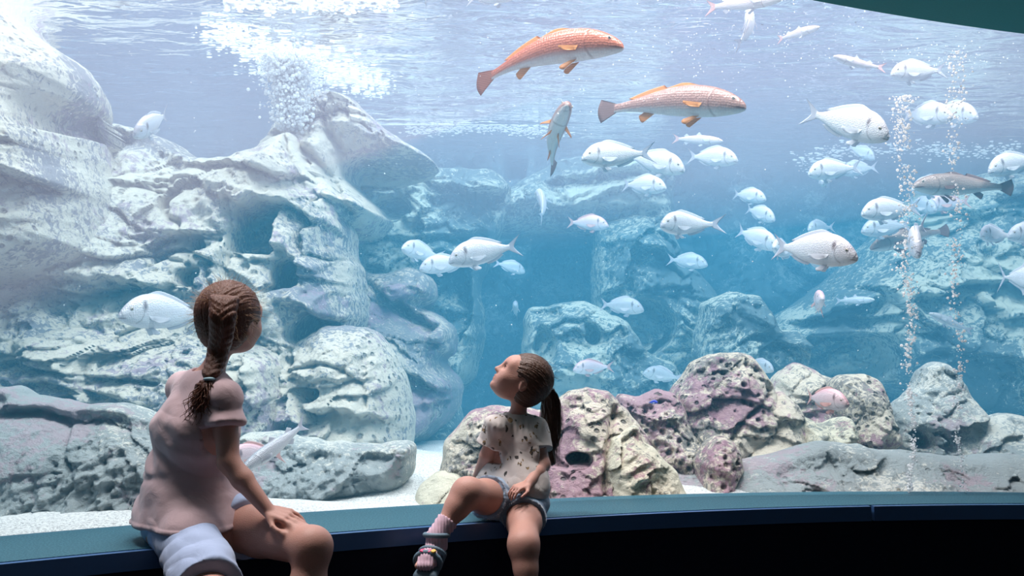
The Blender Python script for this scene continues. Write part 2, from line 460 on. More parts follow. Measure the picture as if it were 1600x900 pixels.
def rock(name, outline, d, thick, R, mat, label, holes=(), steps=(), cracks=(), lump=0.06, lumpf=1.6, block=0.0, blockf=2.2,
         lean=0.0, pit=0.0, pitf=14.0, fine=0.012, step_px=2.4, cat='rock', sharp=0.0, group=None, kind=None, strata=0.0):
    """A boulder: outline given by its corners in the picture at distance d+thick/2; inflated towards the viewer,
    then broken up by steps (overhanging edges), holes, cracks, blocks and pits. Closed at the back."""
    SEED[0] += 31; seed = SEED[0]
    Yo = d + thick * 0.85
    A = np.array([[*(atY(x, y, Yo)[[0, 2]])] for x, y in outline])
    if sharp < 1: A = smooth_curve(A, 6)
    seglen = 0.05
    # ragged outline
    out = []
    for i in range(len(A)):
        a = A[i]; b2 = A[(i + 1) % len(A)]; L = np.hypot(*(b2 - a)); k = max(1, int(L / seglen))
        for t in range(k): out.append(a + (b2 - a) * t / k)
    A = np.array(out)
    A = A + 0.018 * np.stack([fbm(A[:, 0] * 6, A[:, 1] * 6, seed + 50, 3), fbm(A[:, 0] * 6 + 9, A[:, 1] * 6, seed + 51, 3)], 1)
    st = step_px * d / FPX
    x0, z0 = A.min(0) - 2 * st; x1, z1 = A.max(0) + 2 * st
    gx = np.arange(x0, x1 + st, st); gz = np.arange(z0, z1 + st, st)
    X, Z = np.meshgrid(gx, gz)
    dist, nx, nz = seg_dist(X, Z, A)
    ins = inside(X, Z, A)
    sd = np.where(ins, dist, -dist)
    # domain in picture units at the front plane, for features
    def P2(px, py): p = atY(px, py, d + 0.12 * thick); return p[0], p[2]
    wx = 0.04 * fbm(X * 3, Z * 3, seed + 1, 3); wz = 0.04 * fbm(X * 3 + 5, Z * 3, seed + 2, 3)
    t = np.clip(sd / R, 0, 1)
    H = thick * np.sqrt(np.clip(1 - (1 - t) ** 2, 0, 1))
    edge = sstep(0, R * 0.35, sd)
    zc = 0.5 * (z0 + z1)
    H += lean * (Z - zc) * edge
    H += edge * lump * fbm(X * lumpf, Z * lumpf, seed + 3, 3)
    if block > 0:
        bx = X * blockf + 2.2 * wx * blockf; bz = Z * blockf * 1.35 + 2.2 * wz * blockf
        f1, f2, cid, ox, oy = worley(bx, bz, seed + 4)
        tilt_a = cid * 43.7
        H += edge * block * ((cid - 0.5) * 1.0 + (np.cos(tilt_a) * ox + (-0.8) * oy) * 0.9)
        H -= edge * block * 0.3 * sstep(0.07, 0.0, f2 - f1) * sstep(-0.2, 0.3, fbm(X * 1.3, Z * 1.3, seed + 20, 2))
        b2x = bx * 2.3 + 3.1; b2z = bz * 2.1 - 1.7
        g1, g2, c2, o2x, o2y = worley(b2x + 0.3 * fbm(X * 5, Z * 5, seed + 21, 2), b2z, seed + 22)
        rough = 0.4 + 1.2 * sstep(-0.3, 0.4, fbm(X * 1.1, Z * 1.1, seed + 23, 2))
        H += edge * rough * block * 0.55 * ((c2 - 0.5) + (np.cos(c2 * 37) * o2x - 0.7 * o2y) * 0.8)
    if strata > 0:
        zz = Z * 9 + 1.2 * fbm(X * 0.8, Z * 1.2, seed + 5, 3) + X * 0.5
        fr = zz - np.floor(zz); am = _hash(np.floor(zz), np.zeros_like(zz), seed)
        H += edge * strata * (0.4 + am) * (sstep(0, 0.25, fr) * (1 - 0.8 * fr) - 0.4)
    for (pts, amt, w) in steps:
        Q = [P2(*p) for p in pts]
        Q.sort()
        yl = np.interp(X + wx, [q[0] for q in Q], [q[1] for q in Q])
        s = yl - (Z + wz) + 0.02 * fbm(X * 9, Z * 3, seed + 6, 3)
        wm = w * d / FPX
        xe = sstep(Q[0][0] - 0.01, Q[0][0] + 0.15, X) * sstep(Q[-1][0] + 0.01, Q[-1][0] - 0.15, X)
        H -= edge * xe * amt * sstep(-0.012, 0.03, s) * np.exp(-np.clip(s, 0, None) / wm)
        H += edge * xe * amt * 0.55 * sstep(0.03, -0.02, s) * np.exp(-np.clip(-s, 0, None) / (0.6 * wm))
    for hspec in holes:
        px, py, rx, ry, dep = hspec[:5]; ang = hspec[5] if len(hspec) > 5 else 0.0; sq = hspec[6] if len(hspec) > 6 else 2.2
        cx, cz = P2(px, py); k = d / FPX
        ca, sa = math.cos(ang), math.sin(ang)
        dx = X + wx * 0.8 - cx; dz = Z + wz * 0.8 - cz
        u = (ca * dx + sa * dz) / (rx * k); v = (-sa * dx + ca * dz) / (ry * k)
        r = (np.abs(u) ** sq + np.abs(v) ** sq) ** (1 / sq)
        rs = min(rx, ry) * k
        H -= 1.7 * dep * sstep(1.10, 1.10 - min(0.5, 0.035 / rs), r)
    for (pts, dep, w) in cracks:
        Q = smooth_curve([P2(*p) for p in pts], 5, closed=False)
        dd, _, _ = seg_dist(X + wx * 0.5, Z + wz * 0.5, Q, closed=False)
        wm = w * d / FPX
        H -= edge * dep * np.exp(-(dd / wm) ** 2)
    if pit > 0:
        f1, f2, cid, ox, oy = worley(X * pitf + 2 * wx, Z * pitf + 2 * wz, seed + 8)
        area = sstep(-0.12, 0.12, fbm(X * 1.8, Z * 1.8, seed + 9, 2))
        rr = 0.16 + 0.22 * cid
        H -= edge * pit * area * sstep(rr, rr * 0.55, f1) * (0.4 + cid)
    fr_ = 0.5 + 1.3 * sstep(-0.2, 0.35, fbm(X * 1.7, Z * 1.7, seed + 24, 2))
    H += edge * fr_ * fine * 1.6 * fbm(X * 13, Z * 13, seed + 10, 4, 0.65)
    H -= edge * fr_ * fine * 2.0 * np.abs(fbm(X * 8, Z * 9, seed + 25, 3))
    H += edge * fine * 1.2 * np.abs(fbm(X * 5, Z * 6, seed + 12, 3))
    out_m = sd < 0
    Xp = np.where(out_m, nx, X); Zp = np.where(out_m, nz, Z); H = np.where(out_m, 0, H)
    Y = d + thick - H
    keep = sd > -1.45 * st
    kc = keep[:-1, :-1] & keep[1:, :-1] & keep[:-1, 1:] & keep[1:, 1:]
    anyin = ins[:-1, :-1] | ins[1:, :-1] | ins[:-1, 1:] | ins[1:, 1:]
    kc &= anyin
    idx = np.arange(X.size).reshape(X.shape)
    F = np.stack([idx[:-1, :-1][kc], idx[:-1, 1:][kc], idx[1:, 1:][kc], idx[1:, :-1][kc]], 1)
    used, inv = np.unique(F.ravel(), return_inverse=True)
    F = inv.reshape(-1, 4)
    V = np.stack([Xp.ravel(), Y.ravel(), Zp.ravel()], 1)[used]
    # boundary skirt and back
    E = np.concatenate([F[:, [0, 1]], F[:, [1, 2]], F[:, [2, 3]], F[:, [3, 0]]])
    es = np.sort(E, 1); key = es[:, 0].astype(np.int64) * len(V) + es[:, 1]
    u, ix, cn = np.unique(key, return_index=True, return_counts=True)
    B = E[ix[cn == 1]]
    bv = np.unique(B.ravel()); m = {int(v): i for i, v in enumerate(bv)}
    cen = V[:, [0, 2]].mean(0)
    r1 = V[bv].copy(); r1[:, 1] += thick * 0.3
    r1[:, 0] = cen[0] + (r1[:, 0] - cen[0]) * 0.9; r1[:, 2] = cen[1] + (r1[:, 2] - cen[1]) * 0.92
    r2 = V[bv].copy(); r2[:, 1] += thick * 0.6
    r2[:, 0] = cen[0] + (r2[:, 0] - cen[0]) * 0.6; r2[:, 2] = cen[1] + (r2[:, 2] - cen[1]) * 0.6
    n0 = len(V); nb = len(bv)
    bi = np.array([[m[int(a)], m[int(c)]] for a, c in B])
    S1 = np.stack([B[:, 1], B[:, 0], n0 + bi[:, 0], n0 + bi[:, 1]], 1)
    S2 = np.stack([n0 + bi[:, 1], n0 + bi[:, 0], n0 + nb + bi[:, 0], n0 + nb + bi[:, 1]], 1)
    c_i = n0 + 2 * nb
    S3 = np.stack([n0 + nb + bi[:, 1], n0 + nb + bi[:, 0], np.full(len(bi), c_i), np.full(len(bi), c_i + 1)], 1)
    bc = r2.mean(0)
    V = np.concatenate([V, r1, r2, [bc, bc + [0.001, 0.02, 0]]])
    F = np.concatenate([F, S1, S2, S3])
    org = np.array([cen[0], d, max(V[:, 2].min(), -0.5)])
    o = mesh_obj(name, V - org, F, mat, loc=org)
    if kind: tag(o, kind=kind)
    else: tag(o, label, cat, group)
    return o

# --- far wall of the tank, moulded rock
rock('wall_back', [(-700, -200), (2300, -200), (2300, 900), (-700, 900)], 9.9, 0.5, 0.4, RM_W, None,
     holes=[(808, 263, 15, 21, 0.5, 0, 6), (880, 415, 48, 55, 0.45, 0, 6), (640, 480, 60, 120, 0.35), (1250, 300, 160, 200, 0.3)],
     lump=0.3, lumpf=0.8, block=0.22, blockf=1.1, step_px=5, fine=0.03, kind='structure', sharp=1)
# --- middle distance
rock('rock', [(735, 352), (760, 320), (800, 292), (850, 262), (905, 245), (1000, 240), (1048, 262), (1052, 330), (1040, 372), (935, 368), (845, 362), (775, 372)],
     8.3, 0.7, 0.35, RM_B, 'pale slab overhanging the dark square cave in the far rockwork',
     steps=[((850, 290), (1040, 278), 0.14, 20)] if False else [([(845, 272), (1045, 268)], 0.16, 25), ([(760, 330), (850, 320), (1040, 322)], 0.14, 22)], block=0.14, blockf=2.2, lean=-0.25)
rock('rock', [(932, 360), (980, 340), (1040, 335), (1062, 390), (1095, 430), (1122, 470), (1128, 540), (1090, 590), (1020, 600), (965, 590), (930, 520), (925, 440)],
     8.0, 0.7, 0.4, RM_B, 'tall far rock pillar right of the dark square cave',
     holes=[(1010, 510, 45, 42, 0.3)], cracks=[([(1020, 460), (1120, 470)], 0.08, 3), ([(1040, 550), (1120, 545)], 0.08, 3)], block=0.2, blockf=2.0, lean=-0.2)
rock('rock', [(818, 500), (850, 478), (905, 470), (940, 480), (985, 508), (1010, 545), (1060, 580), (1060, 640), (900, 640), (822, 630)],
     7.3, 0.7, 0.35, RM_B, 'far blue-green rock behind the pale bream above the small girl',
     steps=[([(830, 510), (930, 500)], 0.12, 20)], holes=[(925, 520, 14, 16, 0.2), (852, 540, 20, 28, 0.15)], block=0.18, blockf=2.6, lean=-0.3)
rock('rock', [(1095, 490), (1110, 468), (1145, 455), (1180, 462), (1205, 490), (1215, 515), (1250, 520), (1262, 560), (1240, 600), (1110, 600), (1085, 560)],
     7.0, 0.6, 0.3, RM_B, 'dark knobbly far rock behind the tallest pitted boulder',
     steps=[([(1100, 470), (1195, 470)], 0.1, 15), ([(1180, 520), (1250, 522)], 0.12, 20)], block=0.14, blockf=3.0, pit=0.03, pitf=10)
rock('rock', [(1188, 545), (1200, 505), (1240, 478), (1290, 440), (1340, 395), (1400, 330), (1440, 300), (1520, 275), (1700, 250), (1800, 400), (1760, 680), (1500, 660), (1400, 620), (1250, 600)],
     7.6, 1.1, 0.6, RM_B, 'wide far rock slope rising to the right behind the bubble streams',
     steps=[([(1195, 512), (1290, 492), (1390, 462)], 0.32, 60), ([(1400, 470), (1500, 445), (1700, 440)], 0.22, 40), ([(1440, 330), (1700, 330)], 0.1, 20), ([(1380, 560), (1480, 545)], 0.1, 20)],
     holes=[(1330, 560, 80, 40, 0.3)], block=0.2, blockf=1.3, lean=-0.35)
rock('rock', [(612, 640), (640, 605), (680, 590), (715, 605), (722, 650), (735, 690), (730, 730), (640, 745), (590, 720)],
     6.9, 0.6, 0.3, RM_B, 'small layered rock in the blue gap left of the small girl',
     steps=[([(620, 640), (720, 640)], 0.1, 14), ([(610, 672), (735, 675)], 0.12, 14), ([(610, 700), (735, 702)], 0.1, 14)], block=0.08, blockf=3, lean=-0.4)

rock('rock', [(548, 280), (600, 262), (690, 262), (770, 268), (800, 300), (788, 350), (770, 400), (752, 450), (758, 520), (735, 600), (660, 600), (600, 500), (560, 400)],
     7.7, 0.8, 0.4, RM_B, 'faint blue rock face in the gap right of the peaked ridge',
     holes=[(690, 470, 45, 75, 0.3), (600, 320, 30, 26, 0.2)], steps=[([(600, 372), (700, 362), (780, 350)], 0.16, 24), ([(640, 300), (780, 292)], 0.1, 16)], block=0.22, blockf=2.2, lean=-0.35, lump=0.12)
# --- left cliff
rock('rock', [(395, 262), (425, 212), (455, 172), (492, 148), (535, 150), (562, 165), (598, 200), (640, 226), (683, 258), (668, 266), (612, 262), (566, 258), (558, 285), (600, 335), (608, 354), (560, 380), (450, 380), (380, 320)],
     6.2, 0.9, 0.35, RM_L, 'peaked ridge of pale rock under the white splash',
     steps=[([(556, 262), (610, 266), (690, 266)], 0.1, 20), ([(500, 300), (560, 330), (612, 362)], 0.15, 30)],
     cracks=[([(490, 150), (510, 200), (560, 240), (620, 250)], 0.12, 6), ([(440, 215), (480, 240), (520, 280), (545, 330)], 0.15, 7)],
     lump=0.16, block=0.14, blockf=2.2, lean=-0.5, pit=0.02)
rock('rock', [(440, 330), (480, 318), (530, 360), (575, 425), (640, 418), (678, 436), (682, 470), (668, 482), (702, 505), (714, 545), (700, 565), (722, 600), (716, 640), (650, 700), (560, 700), (480, 620), (430, 480)],
     6.3, 0.9, 0.35, RM_LD, 'mottled rock slope descending right of the cliff into the blue',
     steps=[([(560, 428), (620, 470), (700, 512)], 0.3, 60), ([(590, 560), (720, 612)], 0.25, 50)], cracks=[([(500, 360), (560, 430), (640, 470)], 0.1, 6)],
     lump=0.15, block=0.2, blockf=1.9, lean=-0.4, pit=0.02)
rock('rock', [(120, 180), (150, 186), (220, 205), (272, 222), (320, 248), (362, 250), (402, 236), (445, 214), (470, 222), (490, 262), (520, 300), (548, 345), (556, 400), (570, 450), (575, 500), (560, 560), (540, 700), (60, 700), (40, 400)],
     5.5, 1.1, 0.4, RM_L, 'pale cliff face with square hollows, middle of the left rockwork',
     holes=[(246, 311, 17, 15, 0.25, 0.1), (300, 381, 15, 20, 0.25, 0.3, 3), (386, 350, 36, 44, 0.28, 0, 5), (441, 425, 22, 24, 0.35, 0.1, 3), (305, 441, 20, 17, 0.3), (486, 515, 27, 24, 0.4, 0, 3), (398, 420, 50, 38, 0.12, 0, 4)],
     steps=[([(190, 268), (280, 268), (345, 300)], 0.05, 16), ([(180, 355), (240, 365), (345, 378)], 0.09, 22), ([(330, 300), (430, 305), (500, 345), (580, 420)], 0.16, 45), ([(80, 432), (190, 440), (285, 455)], 0.12, 25), ([(430, 470), (520, 490), (600, 520)], 0.14, 40)],
     cracks=[([(190, 280), (240, 292), (262, 294)], 0.05, 3), ([(200, 268), (290, 268)], 0.04, 3), ([(345, 300), (352, 390), (350, 430)], 0.07, 4), ([(225, 400), (300, 420), (345, 450)], 0.06, 4), ([(500, 345), (520, 420), (515, 500)], 0.08, 5), ([(180, 330), (230, 360), (340, 372)], 0.05, 3)],
     lump=0.14, block=0.16, blockf=1.5, lean=-0.42, pit=0.03, pitf=12)
rock('rock', [(-120, -80), (0, -60), (22, 0), (45, 40), (82, 76), (128, 104), (150, 138), (150, 162), (138, 178), (150, 230), (172, 300), (186, 380), (178, 410), (110, 446), (-120, 450)],
     4.9, 0.9, 0.35, RM_L, 'tall rounded rock column with a deep hollow, top left corner',
     holes=[(40, 158, 34, 42, 0.4, 0.15, 2.6)], steps=[([(-120, 268), (20, 268), (78, 274), (120, 305), (182, 395)], 0.34, 90)],
     cracks=[([(60, 95), (100, 130), (120, 190)], 0.06, 4)], lump=0.12, block=0.08, lean=-0.35, pit=0.035, pitf=13)
rock('rock', [(-120, 440), (20, 436), (95, 440), (180, 500), (260, 510), (350, 520), (440, 545), (470, 640), (420, 760), (-120, 760)],
     4.95, 0.8, 0.3, RM_L, 'layered pale rock shelf with a dark cave left of the older girl',
     holes=[(137, 468, 42, 28, 0.5, -0.05, 3.0)],
     steps=[([(-120, 560), (40, 565), (120, 590), (240, 590)], 0.1, 20), ([(60, 520), (150, 525), (300, 545)], 0.05, 12), ([(0, 595), (60, 600), (250, 625)], 0.12, 30), ([(330, 600), (430, 610)], 0.1, 20)],
     cracks=[([(10, 500), (30, 560), (60, 580)], 0.07, 4), ([(60, 580), (160, 592), (250, 600)], 0.07, 3)], lump=0.1, block=0.09, blockf=2.2, lean=-0.55, pit=0.025, strata=0.012)
rock('rock', [(440, 560), (462, 535), (490, 518), (535, 509), (582, 514), (612, 540), (625, 575), (642, 620), (645, 680), (620, 740), (560, 770), (430, 770), (400, 680), (405, 590)],
     5.2, 0.7, 0.35, RM_L, 'rounded pale boulder with an oval hole right of the older girl',
     holes=[(478, 618, 25, 13, 0.3, 0.05), (440, 562, 12, 10, 0.15)], steps=[([(425, 580), (500, 590), (600, 590)], 0.06, 16), ([(420, 650), (500, 640), (560, 655), (640, 650)], 0.12, 26), ([(430, 700), (560, 690), (640, 700)], 0.1, 24)],
     cracks=[([(430, 585), (500, 570), (560, 600), (570, 640)], 0.06, 3)], lump=0.1, block=0.07, blockf=3, lean=-0.3, pit=0.02)
rock('rock', [(-420, 600), (-140, 610), (0, 608), (60, 618), (130, 632), (200, 635), (250, 650), (300, 668), (335, 700), (360, 740), (380, 790), (380, 900), (-140, 930), (-420, 960)],
     3.55, 0.5, 0.2, RM_FB, 'low mottled rock wall standing in the sand behind the older girl',
     steps=[([(-140, 640), (20, 640), (120, 652), (240, 660)], 0.08, 20)], cracks=[([(0, 650), (60, 680), (90, 740)], 0.03, 4)], lump=0.08, block=0.04, lean=-0.6, pit=0.012)
rock('rock', [(370, 690), (430, 675), (520, 690), (600, 690), (640, 690), (648, 715), (640, 745), (600, 775), (500, 810), (380, 850), (340, 780)],
     4.1, 0.4, 0.18, RM_FB, 'grey mottled foot of the cliff behind the striped silver fish',
     steps=[([(380, 720), (500, 705), (640, 715)], 0.06, 16)], lump=0.08, block=0.05, lean=-0.3)

# --- front row of boulders
def front(outline, d, label, mat=None, **kw):
    a = dict(lump=0.05, lumpf=3.0, block=0.035, blockf=4.0, lean=-0.5, pit=0.028, pitf=22, fine=0.008, step_px=2.0)
    a.update(kw)
    return rock('boulder', outline, d, a.pop('thick', 0.35), a.pop('R', 0.2), mat or RM_F, label, cat='rock', **a)
front([(1190, 640), (1204, 592), (1228, 574), (1254, 569), (1282, 582), (1318, 600), (1336, 640), (1320, 700), (1210, 705)], 5.2, 'grey-topped pitted boulder between two darker ones behind the pink fish')
front([(1048, 618), (1082, 574), (1108, 556), (1140, 551), (1176, 560), (1204, 596), (1218, 640), (1200, 700), (1120, 735), (1066, 710)], 4.7, 'tallest pitted boulder of the front row', cracks=[([(1130, 700), (1170, 650), (1215, 620)], 0.05, 4)])
front([(962, 628), (1000, 616), (1046, 609), (1064, 628), (1084, 668), (1104, 700), (1110, 760), (1050, 800), (990, 720)], 4.55, 'low dark purple boulder between the layered slab and the tallest boulder')
front([(1296, 640), (1300, 598), (1325, 584), (1352, 585), (1378, 605), (1387, 640), (1388, 700), (1310, 715)], 4.9, 'upright round-headed boulder just right of the pink fish')
front([(1384, 660), (1400, 632), (1432, 605), (1446, 572), (1468, 562), (1498, 588), (1520, 628), (1545, 680), (1530, 740), (1400, 740)], 5.0, 'grey boulder with two hollows behind the bubble streams',
      holes=[(1405, 645, 17, 16, 0.2), (1448, 684, 20, 16, 0.2, -0.4)], steps=[([(1390, 622), (1440, 612), (1500, 600)], 0.08, 16), ([(1420, 650), (1470, 660), (1510, 700)], 0.08, 16)], mat=RM_FB, block=0.07, lean=-0.35)
front([(1490, 690), (1510, 650), (1540, 655), (1575, 647), (1620, 655), (1700, 670), (1700, 750), (1490, 750)], 4.9, 'pale rock mass at the right edge of the front row', mat=RM_FB, steps=[([(1500, 700), (1600, 712), (1700, 715)], 0.1, 14)], lean=-0.4)
front([(1098, 705), (1130, 665), (1160, 635), (1190, 617), (1220, 613), (1246, 632), (1258, 668), (1258, 730), (1230, 750), (1110, 750)], 4.7, 'rounded cream-edged boulder left of the pink fish',
      steps=[([(1130, 690), (1180, 660), (1250, 655)], 0.12, 26)])
front([(1240, 700), (1246, 650), (1280, 660), (1330, 655), (1332, 700), (1300, 715)], 4.75, 'small pale boulder under the pink fish', pit=0.01, steps=[([(1240, 690), (1330, 684)], 0.06, 10)], thick=0.25, R=0.12, mat=RM_FC)
front([(1088, 715), (1108, 688), (1136, 686), (1156, 706), (1158, 745), (1130, 790), (1088, 790)], 4.3, 'small round pitted boulder at the foot of the row', thick=0.25, R=0.15)
front([(1040, 740), (1100, 735), (1160, 722), (1240, 698), (1300, 690), (1400, 706), (1500, 712), (1720, 715), (1980, 735), (1990, 835), (1720, 830), (1040, 830)], 4.2, 'long low grey rock wall behind the glass on the right', mat=RM_FB,
      thick=0.45, R=0.3, pit=0.006, lean=-0.9, block=0.05, blockf=2.2, steps=[([(1235, 705), (1330, 695)], 0.07, 10), ([(1400, 716), (1480, 720)], 0.07, 10), ([(1500, 722), (1700, 724)], 0.08, 10)])
front([(650, 825), (650, 772), (668, 748), (690, 738), (740, 738), (760, 760), (760, 825)], 4.05, 'low cream rock slab on the sand left of the small girl', mat=RM_FC, thick=0.25, R=0.12, pit=0.008)
front([(686, 750), (692, 712), (706, 676), (730, 650), (766, 640), (810, 636), (860, 650), (880, 700), (870, 825), (690, 825)], 4.15, 'big pitted boulder behind the small girl', steps=[([(690, 742), (770, 736)], 0.06, 12)])
front([(840, 720), (856, 652), (876, 622), (916, 607), (946, 609), (964, 624), (980, 650), (1000, 668), (1030, 712), (1060, 760), (1064, 825), (850, 825)], 4.17, 'large steep pitted boulder right of the small girl',
      holes=[(908, 716, 18, 10, 0.15, -0.2)], steps=[([(870, 700), (940, 720)], 0.05, 14)], cracks=[([(965, 640), (950, 700), (940, 780)], 0.06, 5)], pit=0.035)
front([(948, 704), (976, 672), (992, 668), (1010, 690), (1032, 712), (1056, 738), (1072, 772), (1074, 825), (950, 825)], 4.08, 'cream layered slab leaning against the steep pitted boulder', mat=RM_FC,
      thick=0.22, R=0.1, pit=0.004, steps=[([(950, 712), (1030, 706)], 0.06, 10), ([(950, 735), (1050, 722)], 0.07, 10), ([(960, 755), (1064, 745)], 0.06, 10)])
front([(848, 825), (852, 745), (874, 727), (912, 726), (934, 745), (944, 825)], 4.08, 'small purple pitted boulder in front of the steep one', thick=0.2, R=0.14)
# ================================================================ bodies: smooth implicit shapes turned into one skin
class Field:
    def __init__(s, lo, hi, h, cap=0.06):
        s.lo = np.array(lo, float); s.h = h; s.cap = cap
        s.n = np.ceil((np.array(hi) - s.lo) / h).astype(int) + 1
        s.D = np.full(s.n, cap, np.float32)
        s.ax = [s.lo[i] + h * np.arange(s.n[i]) for i in range(3)]
    def _sl(s, lo, hi, m):
        a = np.clip(((np.minimum(lo, hi) - m - s.lo) / s.h).astype(int), 0, s.n)
        b = np.clip(((np.maximum(lo, hi) + m - s.lo) / s.h).astype(int) + 2, 0, s.n)
        sl = tuple(slice(a[i], b[i]) for i in range(3))
        X, Y, Z = np.meshgrid(*[s.ax[i][sl[i]] for i in range(3)], indexing='ij')
        return sl, X, Y, Z
    def _mix(s, sl, d, k, mode):
        a = s.D[sl]
        if mode == 'add':
            if k <= 0: s.D[sl] = np.minimum(a, d)
            else:
                h = np.clip(k - np.abs(a - d), 0, None) / k
                s.D[sl] = np.minimum(a, d) - h * h * k * 0.25
        else:
            if k <= 0: s.D[sl] = np.maximum(a, -d)
            else:
                h = np.clip(k - np.abs(a + d), 0, None) / k
                s.D[sl] = np.maximum(a, -d) + h * h * k * 0.25
    def cap_(s, a, b, ra, rb=None, k=0.02, mode='add', off=0.0):
        """rounded cone from a to b"""
        rb = ra if rb is None else rb
        a = np.array(a, float); b = np.array(b, float); ra += off; rb += off
        sl, X, Y, Z = s._sl(a, b, max(ra, rb) + max(k, 0.01) + 0.03)
        if X.size == 0: return
        ab = b - a; L = ab @ ab + 1e-12
        t = np.clip(((X - a[0]) * ab[0] + (Y - a[1]) * ab[1] + (Z - a[2]) * ab[2]) / L, 0, 1)
        d = np.sqrt((X - a[0] - t * ab[0]) ** 2 + (Y - a[1] - t * ab[1]) ** 2 + (Z - a[2] - t * ab[2]) ** 2) - (ra + t * (rb - ra))
        s._mix(sl, d, k, mode)
    def ell(s, c, r, R=None, k=0.02, mode='add', off=0.0):
        c = np.array(c, float); r = np.array(r, float) + off
        m = r.max()
        sl, X, Y, Z = s._sl(c, c, m + max(k, 0.01) + 0.03)
        if X.size == 0: return
        P = np.stack([X - c[0], Y - c[1], Z - c[2]], -1)
        if R is not None: P = P @ np.array(R)      # columns are the local axes
        q = P / r; k0 = np.sqrt((q * q).sum(-1)) + 1e-9; q2 = P / (r * r); k1 = np.sqrt((q2 * q2).sum(-1)) + 1e-9
        d = k0 * (k0 - 1) / k1
        s._mix(sl, d, k, mode)
    def plane(s, p, n, k=0.0):
        """keep the side the normal points away from"""
        n = np.array(n, float); n /= np.linalg.norm(n)
        X, Y, Z = np.meshgrid(*s.ax, indexing='ij')
        d = (X - p[0]) * n[0] + (Y - p[1]) * n[1] + (Z - p[2]) * n[2]
        s.D = np.maximum(s.D, d.astype(np.float32))
    def mesh(s, smooth=1):
        D = s.D; n = s.n
        sg = D < 0
        act = np.zeros(np.array(n) - 1, bool)
        cnt = np.zeros(np.array(n) - 1, np.int8)
        for i in (0, 1):
            for j in (0, 1):
                for k in (0, 1):
                    cnt += sg[i:n[0] - 1 + i, j:n[1] - 1 + j, k:n[2] - 1 + k]
        act = (cnt > 0) & (cnt < 8)
        I = np.argwhere(act)
        vid = np.full(act.shape, -1, np.int64); vid[act] = np.arange(len(I))
        corners = [(i, j, k) for i in (0, 1) for j in (0, 1) for k in (0, 1)]
        val = {c: D[I[:, 0] + c[0], I[:, 1] + c[1], I[:, 2] + c[2]] for c in corners}
        acc = np.zeros((len(I), 3)); w = np.zeros(len(I))
        for c in corners:
            for ax in range(3):
                if c[ax]: continue
                c2 = list(c); c2[ax] = 1; c2 = tuple(c2)
                a = val[c]; b = val[c2]; m = (a < 0) != (b < 0)
                t = np.where(m, a / np.where(m, a - b, 1), 0)
                p = np.tile(np.array(c, float), (len(I), 1)); p[:, ax] += t
                acc += np.where(m[:, None], p, 0); w += m
        V = s.lo + s.h * (I + acc / w[:, None])
        F = []
        for ax in range(3):
            u, v = (ax + 1) % 3, (ax + 2) % 3
            sl0 = [slice(None)] * 3; sl1 = [slice(None)] * 3
            sl0[ax] = slice(0, n[ax] - 1); sl1[ax] = slice(1, n[ax])
            ch = sg[tuple(sl0)] != sg[tuple(sl1)]
            E = np.argwhere(ch)
            ok = (E[:, u] > 0) & (E[:, v] > 0) & (E[:, u] < n[u] - 1) & (E[:, v] < n[v] - 1)
            E = E[ok]
            ins0 = sg[E[:, 0], E[:, 1], E[:, 2]]
            q = []
            for du, dv in ((0, 0), (-1, 0), (-1, -1), (0, -1)):
                e = E.copy(); e[:, u] += du; e[:, v] += dv
                q.append(vid[e[:, 0], e[:, 1], e[:, 2]])
            q = np.stack(q, 1)
            q = np.where(ins0[:, None], q, q[:, ::-1])
            F.append(q)
        F = np.concatenate(F)
        F = F[(F >= 0).all(1)]
        for _ in range(smooth):
            acc = V.copy(); w = np.ones(len(V))
            for a, b in ((0, 1), (1, 2), (2, 3), (3, 0)):
                np.add.at(acc, F[:, a], V[F[:, b]]); np.add.at(w, F[:, a], 1)
                np.add.at(acc, F[:, b], V[F[:, a]]); np.add.at(w, F[:, b], 1)
            V = acc / w[:, None]
        return V, F
def vnormals(V, F):
    n = np.cross(V[F[:, 2]] - V[F[:, 0]], V[F[:, 3]] - V[F[:, 1]])
    N = np.zeros_like(V)
    for i in range(4): np.add.at(N, F[:, i], n)
    return N / (np.linalg.norm(N, axis=1)[:, None] + 1e-12)
def unit(v):
    v = np.array(v, float); return v / np.linalg.norm(v)
def lerp(a, b, t): return np.array(a) * (1 - t) + np.array(b) * t

